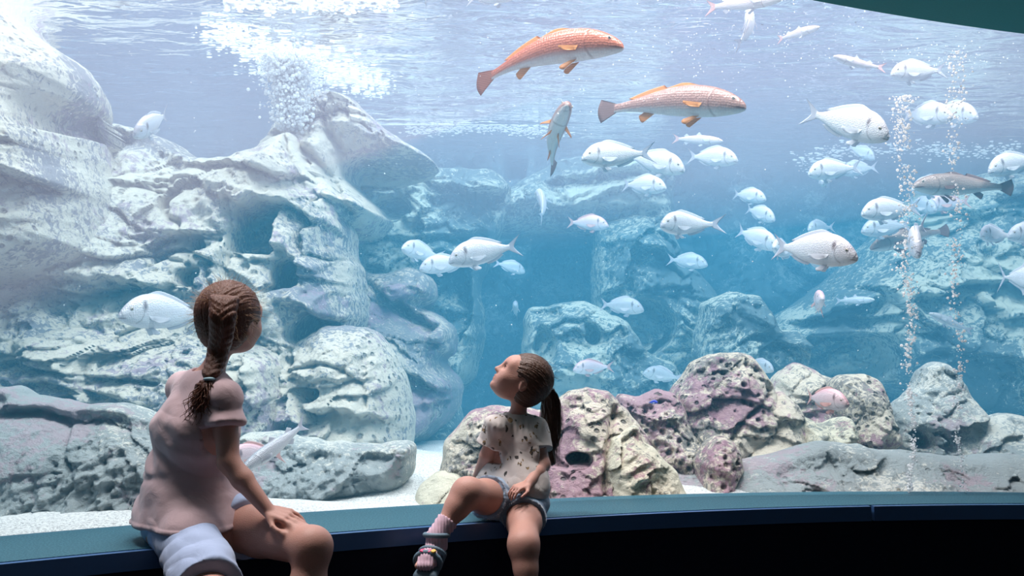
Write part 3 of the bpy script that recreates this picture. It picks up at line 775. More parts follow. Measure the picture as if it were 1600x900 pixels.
def add_head(f, c, fw, up, s, k=0.012, ears=True):
    """child's head, s = head height; c centre of the skull, fw where the face looks"""
    fw = unit(fw); up = unit(np.array(up) - fw * (np.array(up) @ fw)); rt = np.cross(fw, up)
    R = np.stack([rt, fw, up], 1)
    def P(r, f_, u): return c + s * (rt * r + fw * f_ + up * u)
    f.ell(P(0, -0.06, 0.07), np.array([0.37, 0.43, 0.40]) * s, R, k=0.01)       # skull
    f.ell(P(0, 0.12, -0.15), np.array([0.30, 0.29, 0.32]) * s, R, k=0.03)       # face
    f.ell(P(0, 0.19, -0.36), np.array([0.17, 0.17, 0.12]) * s, R, k=0.03)       # jaw
    f.ell(P(0, 0.335, -0.405), np.array([0.075, 0.06, 0.055]) * s, R, k=0.015)  # chin
    f.ell(P(0, 0.30, 0.10), np.array([0.25, 0.12, 0.15]) * s, R, k=0.03)        # brow
    for q in (-1, 1):
        f.ell(P(q * 0.15, 0.28, -0.18), np.array([0.11, 0.10, 0.12]) * s, R, k=0.02)   # cheek
        f.ell(P(q * 0.135, 0.405, -0.015), np.array([0.075, 0.05, 0.05]) * s, R, k=0.012, mode='cut')   # eye socket
        f.ell(P(q * 0.135, 0.345, -0.02), np.array([0.058, 0.055, 0.05]) * s, R, k=0.006)   # lid over the eyeball
        if ears:
            f.ell(P(q * 0.365, -0.06, -0.10), np.array([0.03, 0.075, 0.115]) * s, R, k=0.006)
            f.ell(P(q * 0.395, -0.045, -0.09), np.array([0.02, 0.04, 0.07]) * s, R, k=0.004, mode='cut')
    f.cap_(P(0, 0.385, 0.02), P(0, 0.475, -0.135), 0.028 * s, 0.042 * s, k=0.012)   # nose
    for q in (-1, 1): f.ell(P(q * 0.04, 0.43, -0.15), np.array([0.032, 0.035, 0.026]) * s, R, k=0.008)
    f.ell(P(0, 0.395, -0.245), np.array([0.085, 0.045, 0.022]) * s, R, k=0.008)     # lips
    f.ell(P(0, 0.385, -0.29), np.array([0.075, 0.045, 0.024]) * s, R, k=0.008)
    f.ell(P(0, 0.445, -0.268), np.array([0.08, 0.03, 0.005]) * s, R, k=0.004, mode='cut')
    return P, R
def add_hand(f, w, d, nrm, s, curl, side=1, spread=0.12):
    """w wrist, d towards the fingers, nrm out of the back of the hand, s hand length; curl per joint in radians.
    side picks which edge of the palm carries the thumb"""
    d = unit(d); nrm = unit(np.array(nrm) - d * (np.array(nrm) @ d)); sd = np.cross(d, nrm) * side
    for i, t in enumerate((-0.30, -0.10, 0.10, 0.29)):
        k0 = w + d * s * 0.08 + sd * s * t * 0.45; k1 = w + d * s * (0.50 - 0.03 * abs(i - 1.3)) + sd * s * t * 0.62
        f.cap_(k0, k1, 0.085 * s, 0.066 * s, k=0.006)
        ln = (0.36, 0.43, 0.47, 0.42)[i] * s
        dr = unit(d + sd * t * spread * 2.5); p = k1
        c = curl[i] if hasattr(curl, '__len__') else curl
        for seg, (fr, r0, r1) in enumerate(((0.45, 0.056, 0.050), (0.30, 0.050, 0.045), (0.25, 0.045, 0.036))):
            a = c * (0.8 if seg == 0 else 1.0)
            dr = unit(dr * math.cos(a) - nrm * math.sin(a)); nn = unit(nrm * math.cos(a) + dr * math.sin(a)); 
            nrm_i = nn
            q = p + dr * ln * fr
            f.cap_(p, q, r0 * s, r1 * s, k=0.0025); p = q
    b = w + d * s * 0.16 + sd * s * 0.20 - nrm * s * 0.03
    t1 = b + unit(d * 0.7 + sd * 0.75 - nrm * 0.25) * s * 0.24
    t2 = t1 + unit(d * 0.95 + sd * 0.25 - nrm * 0.25) * s * 0.17
    t3 = t2 + unit(d * 1.0 + sd * 0.0 - nrm * 0.3) * s * 0.13
    f.cap_(b, t1, 0.085 * s, 0.062 * s, k=0.008); f.cap_(t1, t2, 0.060 * s, 0.052 * s, k=0.003); f.cap_(t2, t3, 0.052 * s, 0.040 * s, k=0.003)

m_skin = simple_mat('skin', (0.56, 0.31, 0.25), 0.5, spec=0.35, noise=0.06, nscale=25, bump=0.15, bscale=300, sss=0.12)
def cloth_mat(name, c1, c2=None, rough=0.9):
    m, nt, out = new_mat(name)
    b = nd(nt, 'BsdfPrincipled', i_Roughness=rough); b.inputs['Specular IOR Level'].default_value = 0.15
    b.inputs['Sheen Weight'].default_value = 0.2
    tc = nd(nt, 'TexCoord')
    n = nd(nt, 'TexNoise', i_Scale=9.0, i_Detail=3.0); nt.links.new(tc.outputs['Object'], n.inputs['Vector'])
    c = mixc(nt, n.outputs[0], tuple(x * 0.9 for x in c1), tuple(min(1, x * 1.08) for x in c1))
    if c2:
        mp = nd(nt, 'Mapping'); mp.inputs['Scale'].default_value = (46, 46, 36); mp.inputs['Rotation'].default_value = (0.0, 0.5, 0.0)
        nt.links.new(tc.outputs['Object'], mp.inputs['Vector'])
        nn = nd(nt, 'TexNoise', i_Scale=1.0, i_Detail=3.0, i_Distortion=0.8)
        nt.links.new(mp.outputs[0], nn.inputs['Vector'])
        v = nd(nt, 'TexVoronoi', i_Scale=0.8, i_Randomness=0.6); nt.links.new(mp.outputs[0], v.inputs['Vector'])
        a = nd(nt, 'MapRange', i_1=0.36, i_2=0.42, i_3=1.0, i_4=0.0); nt.links.new(v.outputs['Distance'], a.inputs[0])
        b2 = nd(nt, 'MapRange', i_1=0.53, i_2=0.57); nt.links.new(nn.outputs[0], b2.inputs[0])
        fac = math_n(nt, 'MULTIPLY', a.outputs[0], b2.outputs[0])
        n3 = nd(nt, 'TexNoise', i_Scale=40.0); nt.links.new(tc.outputs['Object'], n3.inputs['Vector'])
        cc = ramp(nt, n3.outputs[0], [(0.45, c2), (0.55, (0.05, 0.05, 0.05))])
        c = mixc(nt, fac, c, cc)
    nt.links.new(c, b.inputs['Base Color'])
    w = nd(nt, 'TexNoise', i_Scale=700.0, i_Detail=1.0); nt.links.new(tc.outputs['Object'], w.inputs['Vector'])
    w2 = nd(nt, 'TexNoise', i_Scale=16.0, i_Detail=3.0, i_Distortion=1.0); nt.links.new(tc.outputs['Object'], w2.inputs['Vector'])
    hh = math_n(nt, 'ADD', math_n(nt, 'MULTIPLY', w.outputs[0], 0.05), w2.outputs[0])
    bp = nd(nt, 'Bump', i_Strength=0.35, i_Distance=0.010)
    nt.links.new(hh, bp.inputs['Height']); nt.links.new(bp.outputs[0], b.inputs['Normal'])
    nt.links.new(b.outputs[0], out.inputs['Surface'])
    return m
def hair_mat(name, c1, c2, scale):
    m, nt, out = new_mat(name)
    b = nd(nt, 'BsdfPrincipled', i_Roughness=0.42); b.inputs['Specular IOR Level'].default_value = 0.5
    tc = nd(nt, 'TexCoord'); mp = nd(nt, 'Mapping'); mp.inputs['Scale'].default_value = scale
    nt.links.new(tc.outputs['Object'], mp.inputs['Vector'])
    n = nd(nt, 'TexNoise', i_Scale=1.0, i_Detail=4.0, i_Roughness=0.7); nt.links.new(mp.outputs[0], n.inputs['Vector'])
    c = mixc(nt, n.outputs[0], c1, c2)
    nt.links.new(c, b.inputs['Base Color'])
    bp = nd(nt, 'Bump', i_Strength=0.8, i_Distance=0.006)
    nt.links.new(n.outputs[0], bp.inputs['Height']); nt.links.new(bp.outputs[0], b.inputs['Normal'])
    nt.links.new(b.outputs[0], out.inputs['Surface'])
    return m
def body_obj(name, f, mat, parent, org, smooth=2, disp=None):
    V, F = f.mesh(smooth)
    if disp is not None:
        V = V + vnormals(V, F) * disp(V)[:, None]
    o = mesh_obj(name, V - org, F, mat, parent)
    return o
def strands(name, curves, r, mat, parent, org):
    """thin three-sided hairs"""
    V = []; F = []
    for c in curves:
        n = len(c)
        for i in range(n):
            t = c[min(i + 1, n - 1)] - c[max(i - 1, 0)]; t = t / (np.linalg.norm(t) + 1e-9)
            a = np.cross(t, [0.3, 0.2, 1]); a = a / (np.linalg.norm(a) + 1e-9); b = np.cross(t, a)
            rr = r * (1 - 0.75 * i / (n - 1))
            for k in range(3):
                an = k * 2.094
                V.append(c[i] + rr * (math.cos(an) * a + math.sin(an) * b))
            if i:
                b0 = len(V) - 6
                for k in range(3): F.append((b0 + k, b0 + (k + 1) % 3, b0 + 3 + (k + 1) % 3, b0 + 3 + k))
    return tag(mesh_obj(name, np.array(V) - org, np.array(F), mat, parent), kind='stuff')
# ================================================================ the older girl, seen from behind
def J(px, py, Y): return atY(px, py, Y)
def girl_a():
    J = lambda x, y, Y: atY(x, y, Y + 0.17)
    pel = J(305, 808, 2.85); org = np.array([pel[0], pel[1], ZL])
    waist = J(303, 745, 2.84); chest = J(306, 672, 2.82); nb = J(322, 592, 2.84)
    hc = J(362, 497, 2.85)
    shR = J(350, 622, 2.72); shL = J(287, 606, 2.95)
    elR = J(357, 722, 2.68); wrR = J(420, 799, 2.66)
    hipL = J(338, 812, 2.90); knL = J(487, 855, 2.60); ankL = J(468, 1060, 2.54)
    hipR = J(290, 822, 2.80); knR = J(333, 940, 2.44); ankR = J(345, 1200, 2.44)
    kn_org = None
    ux = unit(shR - shL); ux[2] *= 0.2; ux = unit(ux)       # her right
    fwd = unit(np.cross([0, 0, 1], ux))                     # her front (away from the viewer, to the right)
    lo = np.array([-1.18, 2.48, 0.02]); hi = np.array([-0.38, 3.30, 1.34])
    def torso(f, off=0.0, k=0.05):
        f.cap_(pel - ux * 0.045, pel + ux * 0.045, 0.098, k=k, off=off)
        f.ell(pel - fwd * 0.03 + [0, 0, 0.0], (0.15, 0.125, 0.11), np.stack([ux, fwd, [0, 0, 1]], 1), k=k, off=off)
        for a, b, ra, rb, w0, w1 in ((pel, waist, 0.095, 0.078, 0.045, 0.03), (waist, chest, 0.078, 0.082, 0.03, 0.045), (chest, nb - [0, 0, 0.05], 0.084, 0.055, 0.045, 0.06)):
            f.cap_(a - ux * w0, b - ux * w1, ra, rb, k=k, off=off); f.cap_(a + ux * w0, b + ux * w1, ra, rb, k=k, off=off)
            f.cap_(a, b, ra, rb, k=k, off=off)
        f.cap_(nb - [0, 0, 0.035], shR, 0.045, 0.042, k=0.04, off=off); f.cap_(nb - [0, 0, 0.03], shL, 0.045, 0.042, k=0.04, off=off)
    f = Field(lo, hi, 0.0032)
    torso(f)
    hw = unit([0.42, 0.88, 0.14])
    f.cap_(nb - [0, 0, 0.02], J(346, 545, 2.85), 0.036, 0.032, k=0.03)
    P, R = add_head(f, hc, hw, [0.1, -0.05, 1], 0.218)
    # near arm
    f.cap_(shR, elR, 0.038, 0.031, k=0.03); f.cap_(elR, lerp(elR, wrR, 0.35), 0.031, 0.030, k=0.01); f.cap_(lerp(elR, wrR, 0.35), wrR, 0.030, 0.019, k=0.012)
    hd = unit(J(472, 812, 2.63) - wrR)
    add_hand(f, wrR, hd, [0.05, -0.45, 0.9], 0.125, [0.42, 0.36, 0.30, 0.28], side=1)
    # far arm, resting in the lap
    elL = J(330, 730, 3.02); wrL = J(385, 790, 2.92)
    f.cap_(shL, elL, 0.037, 0.03, k=0.03); f.cap_(elL, wrL, 0.03, 0.019, k=0.012)
    add_hand(f, wrL, unit([1, -0.3, -0.1]), [0, 0.1, 1], 0.12, 0.4, side=-1)
    # legs
    for hp, kn, an in ((hipL, knL, ankL), (hipR, knR, ankR)):
        f.cap_(hp, lerp(hp, kn, 0.5), 0.083, 0.068, k=0.05); f.cap_(lerp(hp, kn, 0.5), kn, 0.068, 0.050, k=0.02)
        f.cap_(kn, lerp(kn, an, 0.3), 0.048, 0.047, k=0.035); f.cap_(lerp(kn, an, 0.3), an, 0.049, 0.030, k=0.02)
        dk = unit(kn - hp)
        f.ell(kn + dk * 0.004 + [0, 0, 0.004], (0.040, 0.040, 0.042), None, k=0.03)
    root = body_obj('person', f, m_skin, None, org, 2)
    root.location = org
    tag(root, 'older girl with a braid, dusty pink tee and pale blue shorts, seen from behind', 'person')
    # tee
    g = Field(lo, hi, 0.0036)
    torso(g, 0.010)
    hem = J(305, 828, 2.72)
    # the shirt hangs loose towards its hem
    g.cap_(waist - ux * 0.05 - fwd * 0.03, pel - ux * 0.06 - fwd * 0.035 - [0, 0, 0.03], 0.092, 0.135, k=0.03); g.cap_(waist + ux * 0.04, pel + ux * 0.06 - [0, 0, 0.02], 0.092, 0.132, k=0.03)
    g.cap_(waist - fwd * 0.02, pel - fwd * 0.03 - [0, 0, 0.02], 0.094, 0.138, k=0.03)
    g.cap_(pel - [0, 0, 0.0], lerp(hipR, knR, 0.27) + [0, 0, 0.004], 0.118, 0.106, k=0.03)
    g.cap_(pel - [0, 0, 0.0], lerp(hipL, knL, 0.10) + [0, 0, 0.004], 0.118, 0.106, k=0.03)
    for sh, el in ((shR, elR), (shL, elL)):
        g.cap_(sh, lerp(sh, el, 0.5), 0.046, 0.052, k=0.02)
    # cut sleeve, collar and hem
    X, Y, Z = np.meshgrid(*g.ax, indexing='ij')
    for sh, el in ((shR, elR), (shL, elL)):
        c0 = lerp(sh, el, 0.42); dn = unit(el - sh)
        d = (X - c0[0]) * dn[0] + (Y - c0[1]) * dn[1] + (Z - c0[2]) * dn[2]
        rad = np.sqrt((X - c0[0] - d * dn[0]) ** 2 + (Y - c0[1] - d * dn[1]) ** 2 + (Z - c0[2] - d * dn[2]) ** 2)
        near = (rad < 0.075) & (np.abs(d) < 0.12) & (((X - sh[0]) * ux[0] + (Y - sh[1]) * ux[1]) * (1 if sh is shR else -1) > -0.035)
        g.D = np.where(near, np.maximum(g.D, d.astype(np.float32)), g.D)
    g.D = np.maximum(g.D, (hem[2] - Z + 0.05 * 0 + (-0.02) * ((X - hem[0]) * 0.6)).astype(np.float32))
    g.cap_(nb - [0, 0, 0.008], nb + [0.03, 0, 0.12], 0.046, 0.05, k=0.006, mode='cut')
    def wr(V):
        x, y, z = V.T
        low = sstep(1.0, 0.75, z)
        a = ((x - org[0]) * ux[0] + (y - org[1]) * ux[1])
        w = 0.007 * low * fbm(a * 9 + z * 7, z * 8 - a * 5, 5, 2) + 0.009 * (np.abs(fbm(a * 5 + z * 8, z * 6, 8, 2)) - 0.2) * (0.25 + low)
        zz = z - hem[2]
        w += 0.003 * sstep(0.016, 0.010, zz) * sstep(0.0, 0.003, zz)
        fold = waist[2] + 0.0
        w -= 0.005 * np.exp(-((z - fold - 0.15 * (a)) / 0.012) ** 2) * sstep(0.12, -0.05, a)
        return w
    body_obj('tee_shirt', g, cloth_mat('dusty_pink_jersey', (0.56, 0.42, 0.44)), root, org, 2, wr)
    # shorts
    g = Field(lo, np.array([hi[0], hi[1], 0.8]), 0.0036)
    g.cap_(pel - ux * 0.04, pel + ux * 0.04, 0.104, k=0.05)
    g.ell(pel - fwd * 0.03, (0.148, 0.124, 0.108), np.stack([ux, fwd, [0, 0, 1]], 1), k=0.05)
    cuts = []
    for hp, kn, t in ((hipL, knL, 0.36), (hipR, knR, 0.86)):
        e = lerp(hp, kn, t + 0.1); g.cap_(hp, e, 0.094, 0.090, k=0.05); cuts.append((lerp(hp, kn, t), unit(kn - hp)))
    X, Y, Z = np.meshgrid(*g.ax, indexing='ij')
    for c0, dn in cuts:
        d = (X - c0[0]) * dn[0] + (Y - c0[1]) * dn[1] + (Z - c0[2]) * dn[2]
        rad = np.sqrt((X - c0[0] - d * dn[0]) ** 2 + (Y - c0[1] - d * dn[1]) ** 2 + (Z - c0[2] - d * dn[2]) ** 2)
        g.D = np.where(rad < 0.14, np.maximum(g.D, d.astype(np.float32)), g.D)
    g.D = np.maximum(g.D, (Z - hem[2] - 0.09).astype(np.float32))
    def wr2(V):
        x, y, z = V.T
        return 0.004 * fbm(x * 11 + z * 8, z * 7 + y * 8, 31, 2) + 0.009 * (np.abs(fbm(x * 6 - z * 6, z * 5 + y * 5, 33, 2)) - 0.2)
    body_obj('shorts', g, cloth_mat('pale_blue_cotton', (0.40, 0.50, 0.70)), root, org, 2, wr2)
    # hair: cap, braid, tuft
    m_hair = hair_mat('reddish_brown_hair', (0.06, 0.020, 0.011), (0.19, 0.070, 0.034), (160, 160, 14))
    g = Field([hc[0] - 0.16, hc[1] - 0.17, hc[2] - 0.34], [hc[0] + 0.16, hc[1] + 0.17, hc[2] + 0.17], 0.0028)
    g.ell(P(0, -0.085, 0.09), np.array([0.425, 0.47, 0.445]) * 0.218, R, k=0.02)
    g.ell(P(0, -0.20, -0.15), np.array([0.33, 0.28, 0.30]) * 0.218, R, k=0.03)
    g.ell(P(0, 0.44, -0.20), np.array([0.36, 0.36, 0.44]) * 0.218, R, k=0.02, mode='cut')
    for q in (-1, 1): g.ell(P(q * 0.42, 0.03, -0.16), np.array([0.12, 0.13, 0.17]) * 0.218, R, k=0.01, mode='cut')
    def hd_(V):
        q = (V - hc) @ R
        an = np.arctan2(q[:, 0], q[:, 2] + 0.02)
        return 0.0022 * vnoise(an * 22, q[:, 1] * 12, 4) + 0.0015 * vnoise(an * 50, q[:, 1] * 20, 6)
    hair = body_obj('hair', g, m_hair, root, org, 1, hd_)
    # braid starts high on the back of the head
    bp_ = [J(350, 476, 2.735), J(347, 500, 2.718), J(345, 525, 2.735), J(341, 548, 2.755), J(336, 570, 2.735), J(327, 590, 2.705)]
    C = smooth_curve(bp_, 5, closed=False)
    g = Field(C.min(0) - 0.06, C.max(0) + 0.06, 0.0022)
    n = len(C)
    for i in range(n - 1):
        t = i / (n - 1); w = 0.036 * (1 - 0.40 * t)
        tn = unit(C[i + 1] - C[i]); sx = unit(np.cross(tn, [0, -1, 0.0])); q = 1 if i % 2 else -1
        ax2 = unit(tn * 0.75 + sx * q * 0.65); ax1 = unit(np.cross(ax2, [0, 1, 0]))
        ax3 = np.cross(ax1, ax2)
        g.ell(C[i] - sx * q * w * 0.38, (w * 0.55, w * 1.15, w * 0.75), np.stack([ax1, ax2, ax3], 1), k=0.003)
    g.ell(C[0] + [0, 0.01, 0.0], (0.034, 0.028, 0.03), None, k=0.012)
    def bd_(V):
        return 0.0010 * vnoise(V[:, 0] * 500, V[:, 2] * 90, 4)
    body_obj('braid', g, m_hair, hair, org, 1, bd_)
    c = J(327, 592, 2.700)
    bmt = bmesh.new()
    tie = Field(c - 0.03, c + 0.03, 0.002); tie.ell(c, (0.017, 0.016, 0.006), None, k=0)
    body_obj('hair_tie', tie, simple_mat('pale_blue_elastic', (0.30, 0.48, 0.55), 0.6), hair, org, 1)
    # curly tuft below the tie
    rnd = random.Random(5); cur = []
    tip0 = c
    for i in range(170):
        a = rnd.uniform(0, 6.28); L = rnd.uniform(0.06, 0.125); rr = rnd.uniform(0.004, 0.036)
        sx = rnd.uniform(-0.065, 0.045)
        pts = []
        ph = rnd.uniform(0, 6.28); cr = rnd.uniform(0.006, 0.014)
        for k in range(14):
            t = k / 13
            b = tip0 + np.array([sx * t ** 0.8 + cr * t * math.sin(ph + 6.5 * t) * 1.2, -0.012 * math.sin(3.1 * t) + rr * math.sin(a) * t - 0.01 * t, -L * t + cr * math.cos(ph + 6.5 * t) * t])
            pts.append(b)
        cur.append(np.array(pts))
    strands('curly_braid_end', cur, 0.0026, m_hair, hair, org)
    g = Field(c - [0.07, 0.05, 0.11], c + [0.07, 0.05, 0.03], 0.003)
    for q in range(9):
        t = q / 8; p = c + np.array([-0.012 - 0.016 * math.sin(q * 2.4), 0.004, -0.012 - 0.075 * t])
        g.ell(p, (0.017 + 0.008 * math.sin(t * 3.1), 0.013, 0.014), None, k=0.006)
    body_obj('curly_braid_core', g, m_hair, hair, org, 1, lambda V: 0.003 * vnoise(V[:, 0] * 120, V[:, 2] * 120, 3))
    # fine flyaway hairs round the head, backlight painted in as a paler colour
    cur = []
    for i in range(420):
        th = rnd.uniform(-2.3, 2.3); ph = rnd.uniform(-1.1, 1.1)
        dirl = np.array([math.sin(th) * math.cos(ph), -0.25 + math.sin(ph) * 0.9, math.cos(th) * math.cos(ph)])
        dirw = unit(R @ unit(dirl)); base = P(0, -0.085, 0.09) + dirw * 0.218 * 0.42
        L = rnd.uniform(0.012, 0.045); bend = np.array([rnd.uniform(-1, 1), rnd.uniform(-1, 1), rnd.uniform(-1.2, 0.4)])
        pts = [base + dirw * L * t + bend * L * 0.5 * t * t for t in np.linspace(0, 1, 6)]
        cur.append(np.array(pts))
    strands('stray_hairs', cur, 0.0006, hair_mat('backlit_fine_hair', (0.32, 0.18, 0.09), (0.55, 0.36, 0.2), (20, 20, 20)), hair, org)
    return root
girl_a()

# ================================================================ the small girl, looking up
def girl_b():
    Yc = 3.42
    pel = J(800, 777, 3.46); org = np.array([pel[0], pel[1], ZL])
    waist = J(800, 738, 3.47); chest = J(803, 692, 3.47); nb = J(806, 650, 3.47)
    shR = J(776, 668, 3.42); shL = J(836, 670, 3.47)
    elR = J(760, 712, 3.44); wrR = J(744, 748, 3.50)
    elL = J(848, 726, 3.42); wrL = J(826, 756, 3.33)
    hipR = J(782, 781, 3.42); knR = J(730, 770, 3.22); ankR = J(682, 838, 3.16)
    hipL = J(820, 786, 3.42); knL = J(818, 852, 3.20); ankL = J(828, 960, 3.14)
    hc = J(815, 592, 3.455); s = 0.190
    ux = unit([-1, -0.25, 0]); fwd = unit([-0.25, -1, 0]); Rb = np.stack([ux, fwd, [0, 0, 1]], 1)
    lo = np.array([-0.40, 2.95, 0.02]); hi = np.array([0.22, 3.66, 1.08])
    def torso(f, off=0.0, k=0.03):
        f.ell(pel, (0.095, 0.08, 0.075), Rb, k=k, off=off)
        f.ell(waist + fwd * 0.012, (0.083, 0.075, 0.085), Rb, k=k, off=off)
        f.ell(chest, (0.082, 0.064, 0.085), Rb, k=k, off=off)
        f.cap_(nb - [0, 0, 0.028], shR, 0.032, 0.031, k=0.03, off=off); f.cap_(nb - [0, 0, 0.028], shL, 0.032, 0.031, k=0.03, off=off)
    f = Field(lo, hi, 0.0028)
    torso(f)
    hf = unit([-0.78, -0.12, 0.62]); hu = unit([0.60, 0.05, 0.8])
    f.cap_(nb - [0, 0, 0.02], hc + [0.0, 0.0, -0.055], 0.029, 0.028, k=0.02)
    P, R = add_head(f, hc, hf, hu, s)
    f.cap_(shR, elR, 0.0275, 0.023, k=0.02); f.cap_(elR, wrR, 0.023, 0.015, k=0.01)
    add_hand(f, wrR, unit([-0.25, 0.1, -1]), unit([-0.5, -0.9, 0.2]), 0.095, 0.35, side=1)
    f.cap_(shL, elL, 0.028, 0.025, k=0.02); f.cap_(elL, lerp(elL, wrL, 0.4), 0.0255, 0.0245, k=0.01); f.cap_(lerp(elL, wrL, 0.4), wrL, 0.0245, 0.017, k=0.01)
    add_hand(f, wrL, unit([-0.85, -0.55, -0.22]), unit([-0.35, -0.4, 0.75]), 0.098, [0.75, 0.70, 0.62, 0.5], side=-1)
    for hp, kn, an in ((hipR, knR, ankR), (hipL, knL, ankL)):
        f.cap_(hp, lerp(hp, kn, 0.5), 0.063, 0.055, k=0.03); f.cap_(lerp(hp, kn, 0.5), kn, 0.055, 0.0415, k=0.02)
        f.cap_(kn, lerp(kn, an, 0.35), 0.0395, 0.036, k=0.05); f.cap_(lerp(kn, an, 0.35), an, 0.036, 0.023, k=0.02)
    # feet point towards the viewer
    ft = unit([-0.25, -0.9, -0.38])
    for an in (ankR, ankL):
        heel = an + [0, 0.012, -0.028]
        f.cap_(an, heel, 0.024, 0.026, k=0.015); f.cap_(heel, heel + ft * 0.085 + [0, 0, -0.004], 0.025, 0.026, k=0.015)
        for i in range(5):
            b = heel + ft * 0.085 + np.array([1, -0.25, 0]) * (i - 2) * 0.0105
            f.cap_(b, b + ft * (0.036 - 0.003 * i), 0.0085, 0.007 if i else 0.009, k=0.003)
    root = body_obj('person', f, m_skin, None, org, 2)
    root.location = org
    tag(root, 'small girl with a ponytail, white patterned tee and denim shorts, sitting and looking up', 'person')
    m_dkh = simple_mat('brow_hair', (0.05, 0.025, 0.015), 0.6)
    for q in (-1, 1):
        e = P(q * 0.135, 0.347, -0.018)
        g = Field(e - 0.02, e + 0.02, 0.0012); g.ell(e, (0.0088, 0.0088, 0.0088), None, k=0)
        eo = body_obj('eye', g, simple_mat('eye_white', (0.75, 0.73, 0.7), 0.2), root, org, 1)
        e2 = e + unit(hf) * 0.0072; g = Field(e2 - 0.01, e2 + 0.01, 0.0009); g.ell(e2, (0.0042, 0.0042, 0.0042), None, k=0)
        body_obj('iris', g, simple_mat('brown_iris', (0.08, 0.04, 0.02), 0.15), eo, org, 1)
        g = Field(e - 0.03, e + 0.03, 0.0011); g.ell(P(q * 0.135, 0.397, 0.0), (0.0095, 0.0035, 0.0016), R, k=0)
        body_obj('eyelashes', g, m_dkh, root, org, 0)
        g = Field(e - 0.04, e + 0.04, 0.0011); g.ell(P(q * 0.135, 0.400, 0.095), (0.0115, 0.003, 0.0018), R, k=0)
        body_obj('eyebrow', g, m_dkh, root, org, 0)
    g = Field(P(0, .4, -.26) - 0.03, P(0, .4, -.26) + 0.03, 0.0012)
    g.ell(P(0, 0.407, -0.247), np.array([0.075, 0.036, 0.017]) * s, R, k=0.001); g.ell(P(0, 0.397, -0.288), np.array([0.066, 0.036, 0.019]) * s, R, k=0.001)
    body_obj('lips', g, simple_mat('lip_skin', (0.50, 0.20, 0.18), 0.4), root, org, 1)
    # shorts
    g = Field([lo[0], lo[1], 0.30], [hi[0], hi[1], 0.68], 0.0028)
    g.ell(pel, (0.109, 0.095, 0.085), Rb, k=0.03)
    cuts = []
    for hp, kn, t in ((hipR, knR, 0.42), (hipL, knL, 0.36)):
        g.cap_(hp, lerp(hp, kn, t + 0.12), 0.073, 0.071, k=0.03); cuts.append((lerp(hp, kn, t), unit(kn - hp)))
    X, Y, Z = np.meshgrid(*g.ax, indexing='ij')
    for c0, dn in cuts:
        d = (X - c0[0]) * dn[0] + (Y - c0[1]) * dn[1] + (Z - c0[2]) * dn[2]
        rad = np.sqrt((X - c0[0] - d * dn[0]) ** 2 + (Y - c0[1] - d * dn[1]) ** 2 + (Z - c0[2] - d * dn[2]) ** 2)
        d = d + 0.002 * vnoise(X * 160, Z * 160, 3)
        g.D = np.where(rad < 0.085, np.maximum(g.D, d.astype(np.float32)), g.D)
    sh = body_obj('shorts', g, cloth_mat('faded_denim', (0.30, 0.42, 0.56)), root, org, 1, lambda V: 0.006 * fbm(V[:, 0] * 18 + V[:, 2] * 9, V[:, 2] * 16 + V[:, 1] * 9, 41, 3))
    # frayed hems
    rnd = random.Random(9)
    for (c0, dn), (hp, kn, t) in zip(cuts, ((hipR, knR, 0.42), (hipL, knL, 0.36))):
        a = unit(np.cross(dn, [0.1, 0.2, 1])); b = np.cross(dn, a); cur = []
        rr = 0.0725
        for i in range(150):
            th = rnd.uniform(0, 6.283); p = c0 + (a * math.cos(th) + b * math.sin(th)) * rr
            e = p + dn * rnd.uniform(0.004, 0.012) + np.array([rnd.uniform(-1, 1), rnd.uniform(-1, 1), rnd.uniform(-1, 1)]) * 0.003
            cur.append(np.array([p - dn * 0.004, lerp(p, e, 0.5), e]))
        strands('frayed_hem', cur, 0.0009, simple_mat('white_thread', (0.6, 0.64, 0.7), 0.9), sh, org)
    # tee
    g = Field([lo[0], lo[1], 0.48], [hi[0], hi[1], 0.92], 0.0028)
    torso(g, 0.009)
    g.ell(waist + fwd * 0.01 - [0, 0, 0.02], (0.104, 0.094, 0.09), Rb, k=0.03)
    g.ell(pel + fwd * 0.015 + [0, 0, 0.035], (0.114, 0.104, 0.07), Rb, k=0.03)
    for a, e in ((shR, elR), (shL, elL)):
        g.cap_(a, lerp(a, e, 0.7), 0.039, 0.050, k=0.02)
    X, Y, Z = np.meshgrid(*g.ax, indexing='ij')
    for a, e, sg in ((shR, elR, 1), (shL, elL, -1)):
        c0 = lerp(a, e, 0.62); dn = unit(e - a)
        d = (X - c0[0]) * dn[0] + (Y - c0[1]) * dn[1] + (Z - c0[2]) * dn[2]
        side = ((X - a[0]) * ux[0] + (Y - a[1]) * ux[1]) * sg
        g.D = np.where((side > -0.012) & (Z > c0[2] - 0.06), np.maximum(g.D, d.astype(np.float32)), g.D)
    hem = waist[2] - 0.055
    g.D = np.maximum(g.D, (hem - Z - 0.20 * (X - pel[0]) + 0.25 * (Y - pel[1]) * 0.4).astype(np.float32))
    g.cap_(nb - [0, 0, 0.002], nb + [0.0, -0.01, 0.09], 0.035, 0.04, k=0.005, mode='cut')
    def wr(V):
        x, y, z = V.T
        return 0.004 * fbm(x * 15 + z * 5, z * 7 + y * 8, 51, 2) + 0.006 * (np.abs(fbm(x * 10 + z * 7, z * 7, 58, 2)) - 0.2) - 0.0012 * np.exp(-((z - nb[2] + 0.035) / 0.02) ** 2) * np.sin(x * 330)
    body_obj('tee_shirt', g, cloth_mat('white_printed_jersey', (0.66, 0.61, 0.58), (0.30, 0.20, 0.10)), root, org, 1, wr)
    # hair
    m_hair = hair_mat('dark_brown_hair', (0.035, 0.016, 0.010), (0.13, 0.06, 0.032), (90, 90, 60))
